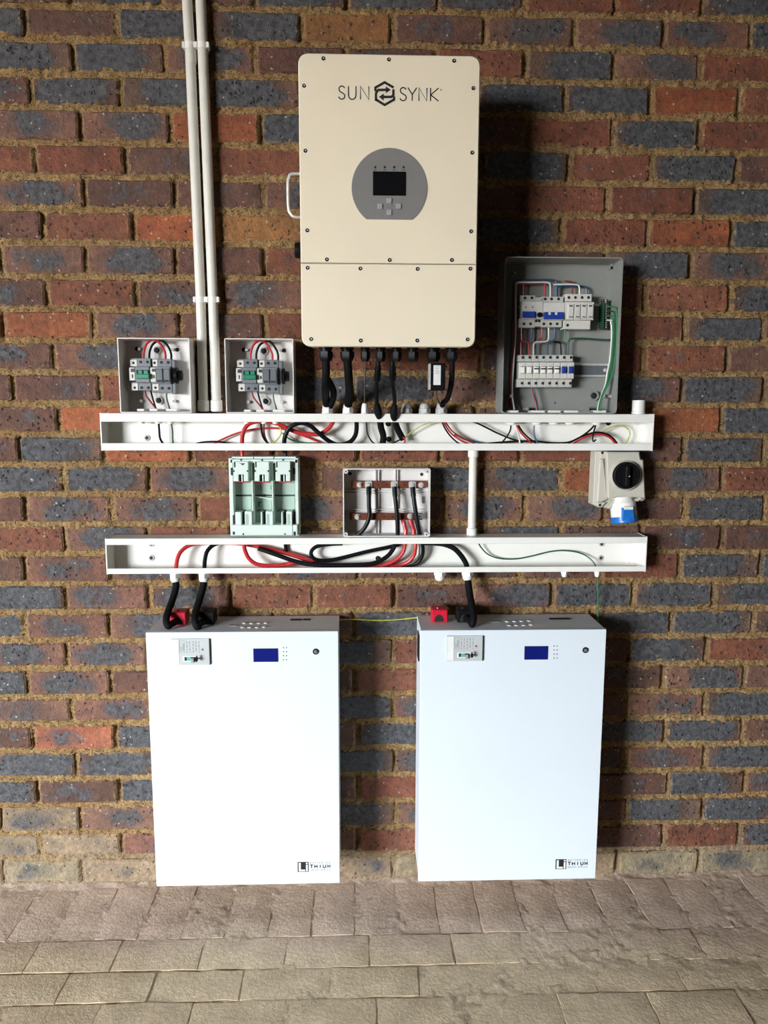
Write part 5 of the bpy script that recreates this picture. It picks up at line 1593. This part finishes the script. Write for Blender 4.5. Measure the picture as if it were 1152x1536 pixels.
uw('black wire of the trio dropping below the logger gland', 'blackwire', .0022, c4, [(800, 462, -.042), (812, 500, -.042), (840, 545, -.042), (880, 585, -.042), (915, 606, -.042)], -.042)
uw('red wire of the trio dropping below the logger gland', 'redwire', .0024, c4, [(808, 462, -.038), (822, 498, -.038), (852, 540, -.038), (900, 575, -.038), (965, 606, -.038)], -.038)
uw('dark red wire of the trio dropping below the logger gland', 'darkred', .0022, c4, [(815, 462, -.034), (832, 495, -.034), (866, 535, -.034), (925, 570, -.034), (1000, 604, -.034)], -.034)
uw('dark blue wire leaving the trio towards the right', 'bluewire', .0024, c4, [(870, 545, -.030), (920, 570, -.028), (990, 588, -.026), (1070, 600, -.026)], -.028)
uw('black wire sloping down to the right towards the board glands', 'blackwire', .0024, c4, [(930, 468, -.030), (985, 482, -.030), (1040, 508, -.030), (1100, 538, -.030), (1165, 565, -.030), (1240, 590, -.030)], -.03)
uw('long black wire lying along the bottom right of the upper trunking', 'blackwire', .0026, c6, [(-40, 328, -.036), (60, 316, -.036), (180, 308, -.036), (300, 306, -.036), (420, 318, -.036), (520, 314, -.036), (590, 285, -.038), (650, 245, -.040), (690, 205, -.042)], -.036)
uw('black wire dropping from the leftmost board bush', 'blackwire', .0022, c6, [(156, 205, -.042), (150, 240, -.040), (130, 275, -.038), (90, 325, -.036)], -.04)
uw('white wire dropping from the leftmost board bush', 'whitewire', .0022, c6, [(184, 205, -.046), (196, 245, -.046), (208, 285, -.046), (214, 335, -.046)], -.046)
uw('red wire dropping from the leftmost board bush', 'redwire', .0024, c6, [(192, 205, -.048), (215, 245, -.048), (250, 285, -.048), (295, 325, -.048)], -.048)
uw('second black wire beside the red one under the leftmost board bush', 'blackwire', .0022, c6, [(202, 205, -.044), (232, 248, -.044), (268, 284, -.044), (318, 322, -.044)], -.044)
uw('dark blue wire dropping from the second board bush', 'bluewire', .0024, c6, [(303, 205, -.044), (302, 245, -.044), (310, 285, -.044), (330, 322, -.044)], -.044)
uw('red wire arching low at the right end of the upper trunking', 'redwire', .0028, c6, [(540, 330, -.044), (590, 300, -.044), (650, 274, -.046), (720, 262, -.046), (780, 278, -.046), (810, 305, -.046), (832, 335, -.046)], -.046)
uw('black wire arching over the red one at the right end of the trunking', 'blackwire', .0026, c6, [(520, 322, -.040), (590, 285, -.040), (660, 258, -.042), (720, 250, -.042), (780, 266, -.042), (820, 300, -.042), (842, 335, -.042)], -.042)
uw('black wire hooking down from the rightmost board bush', 'blackwire', .0022, c6, [(698, 205, -.046), (686, 245, -.048), (678, 285, -.050), (684, 308, -.050), (700, 296, -.050)], -.048)
uw('yellow-green wire arching up at the right end of the upper trunking', 'yellowgreen', .0018, c6, [(735, 252, -.030), (775, 226, -.030), (825, 208, -.030), (872, 208, -.030), (908, 232, -.030), (917, 262, -.030), (905, 295, -.032), (880, 338, -.034)], -.03)
uw('short yellow wire leaning on the rightmost board bush', 'yellowgreen', .0018, c6, [(600, 280, -.034), (640, 250, -.036), (680, 214, -.040)], -.036)
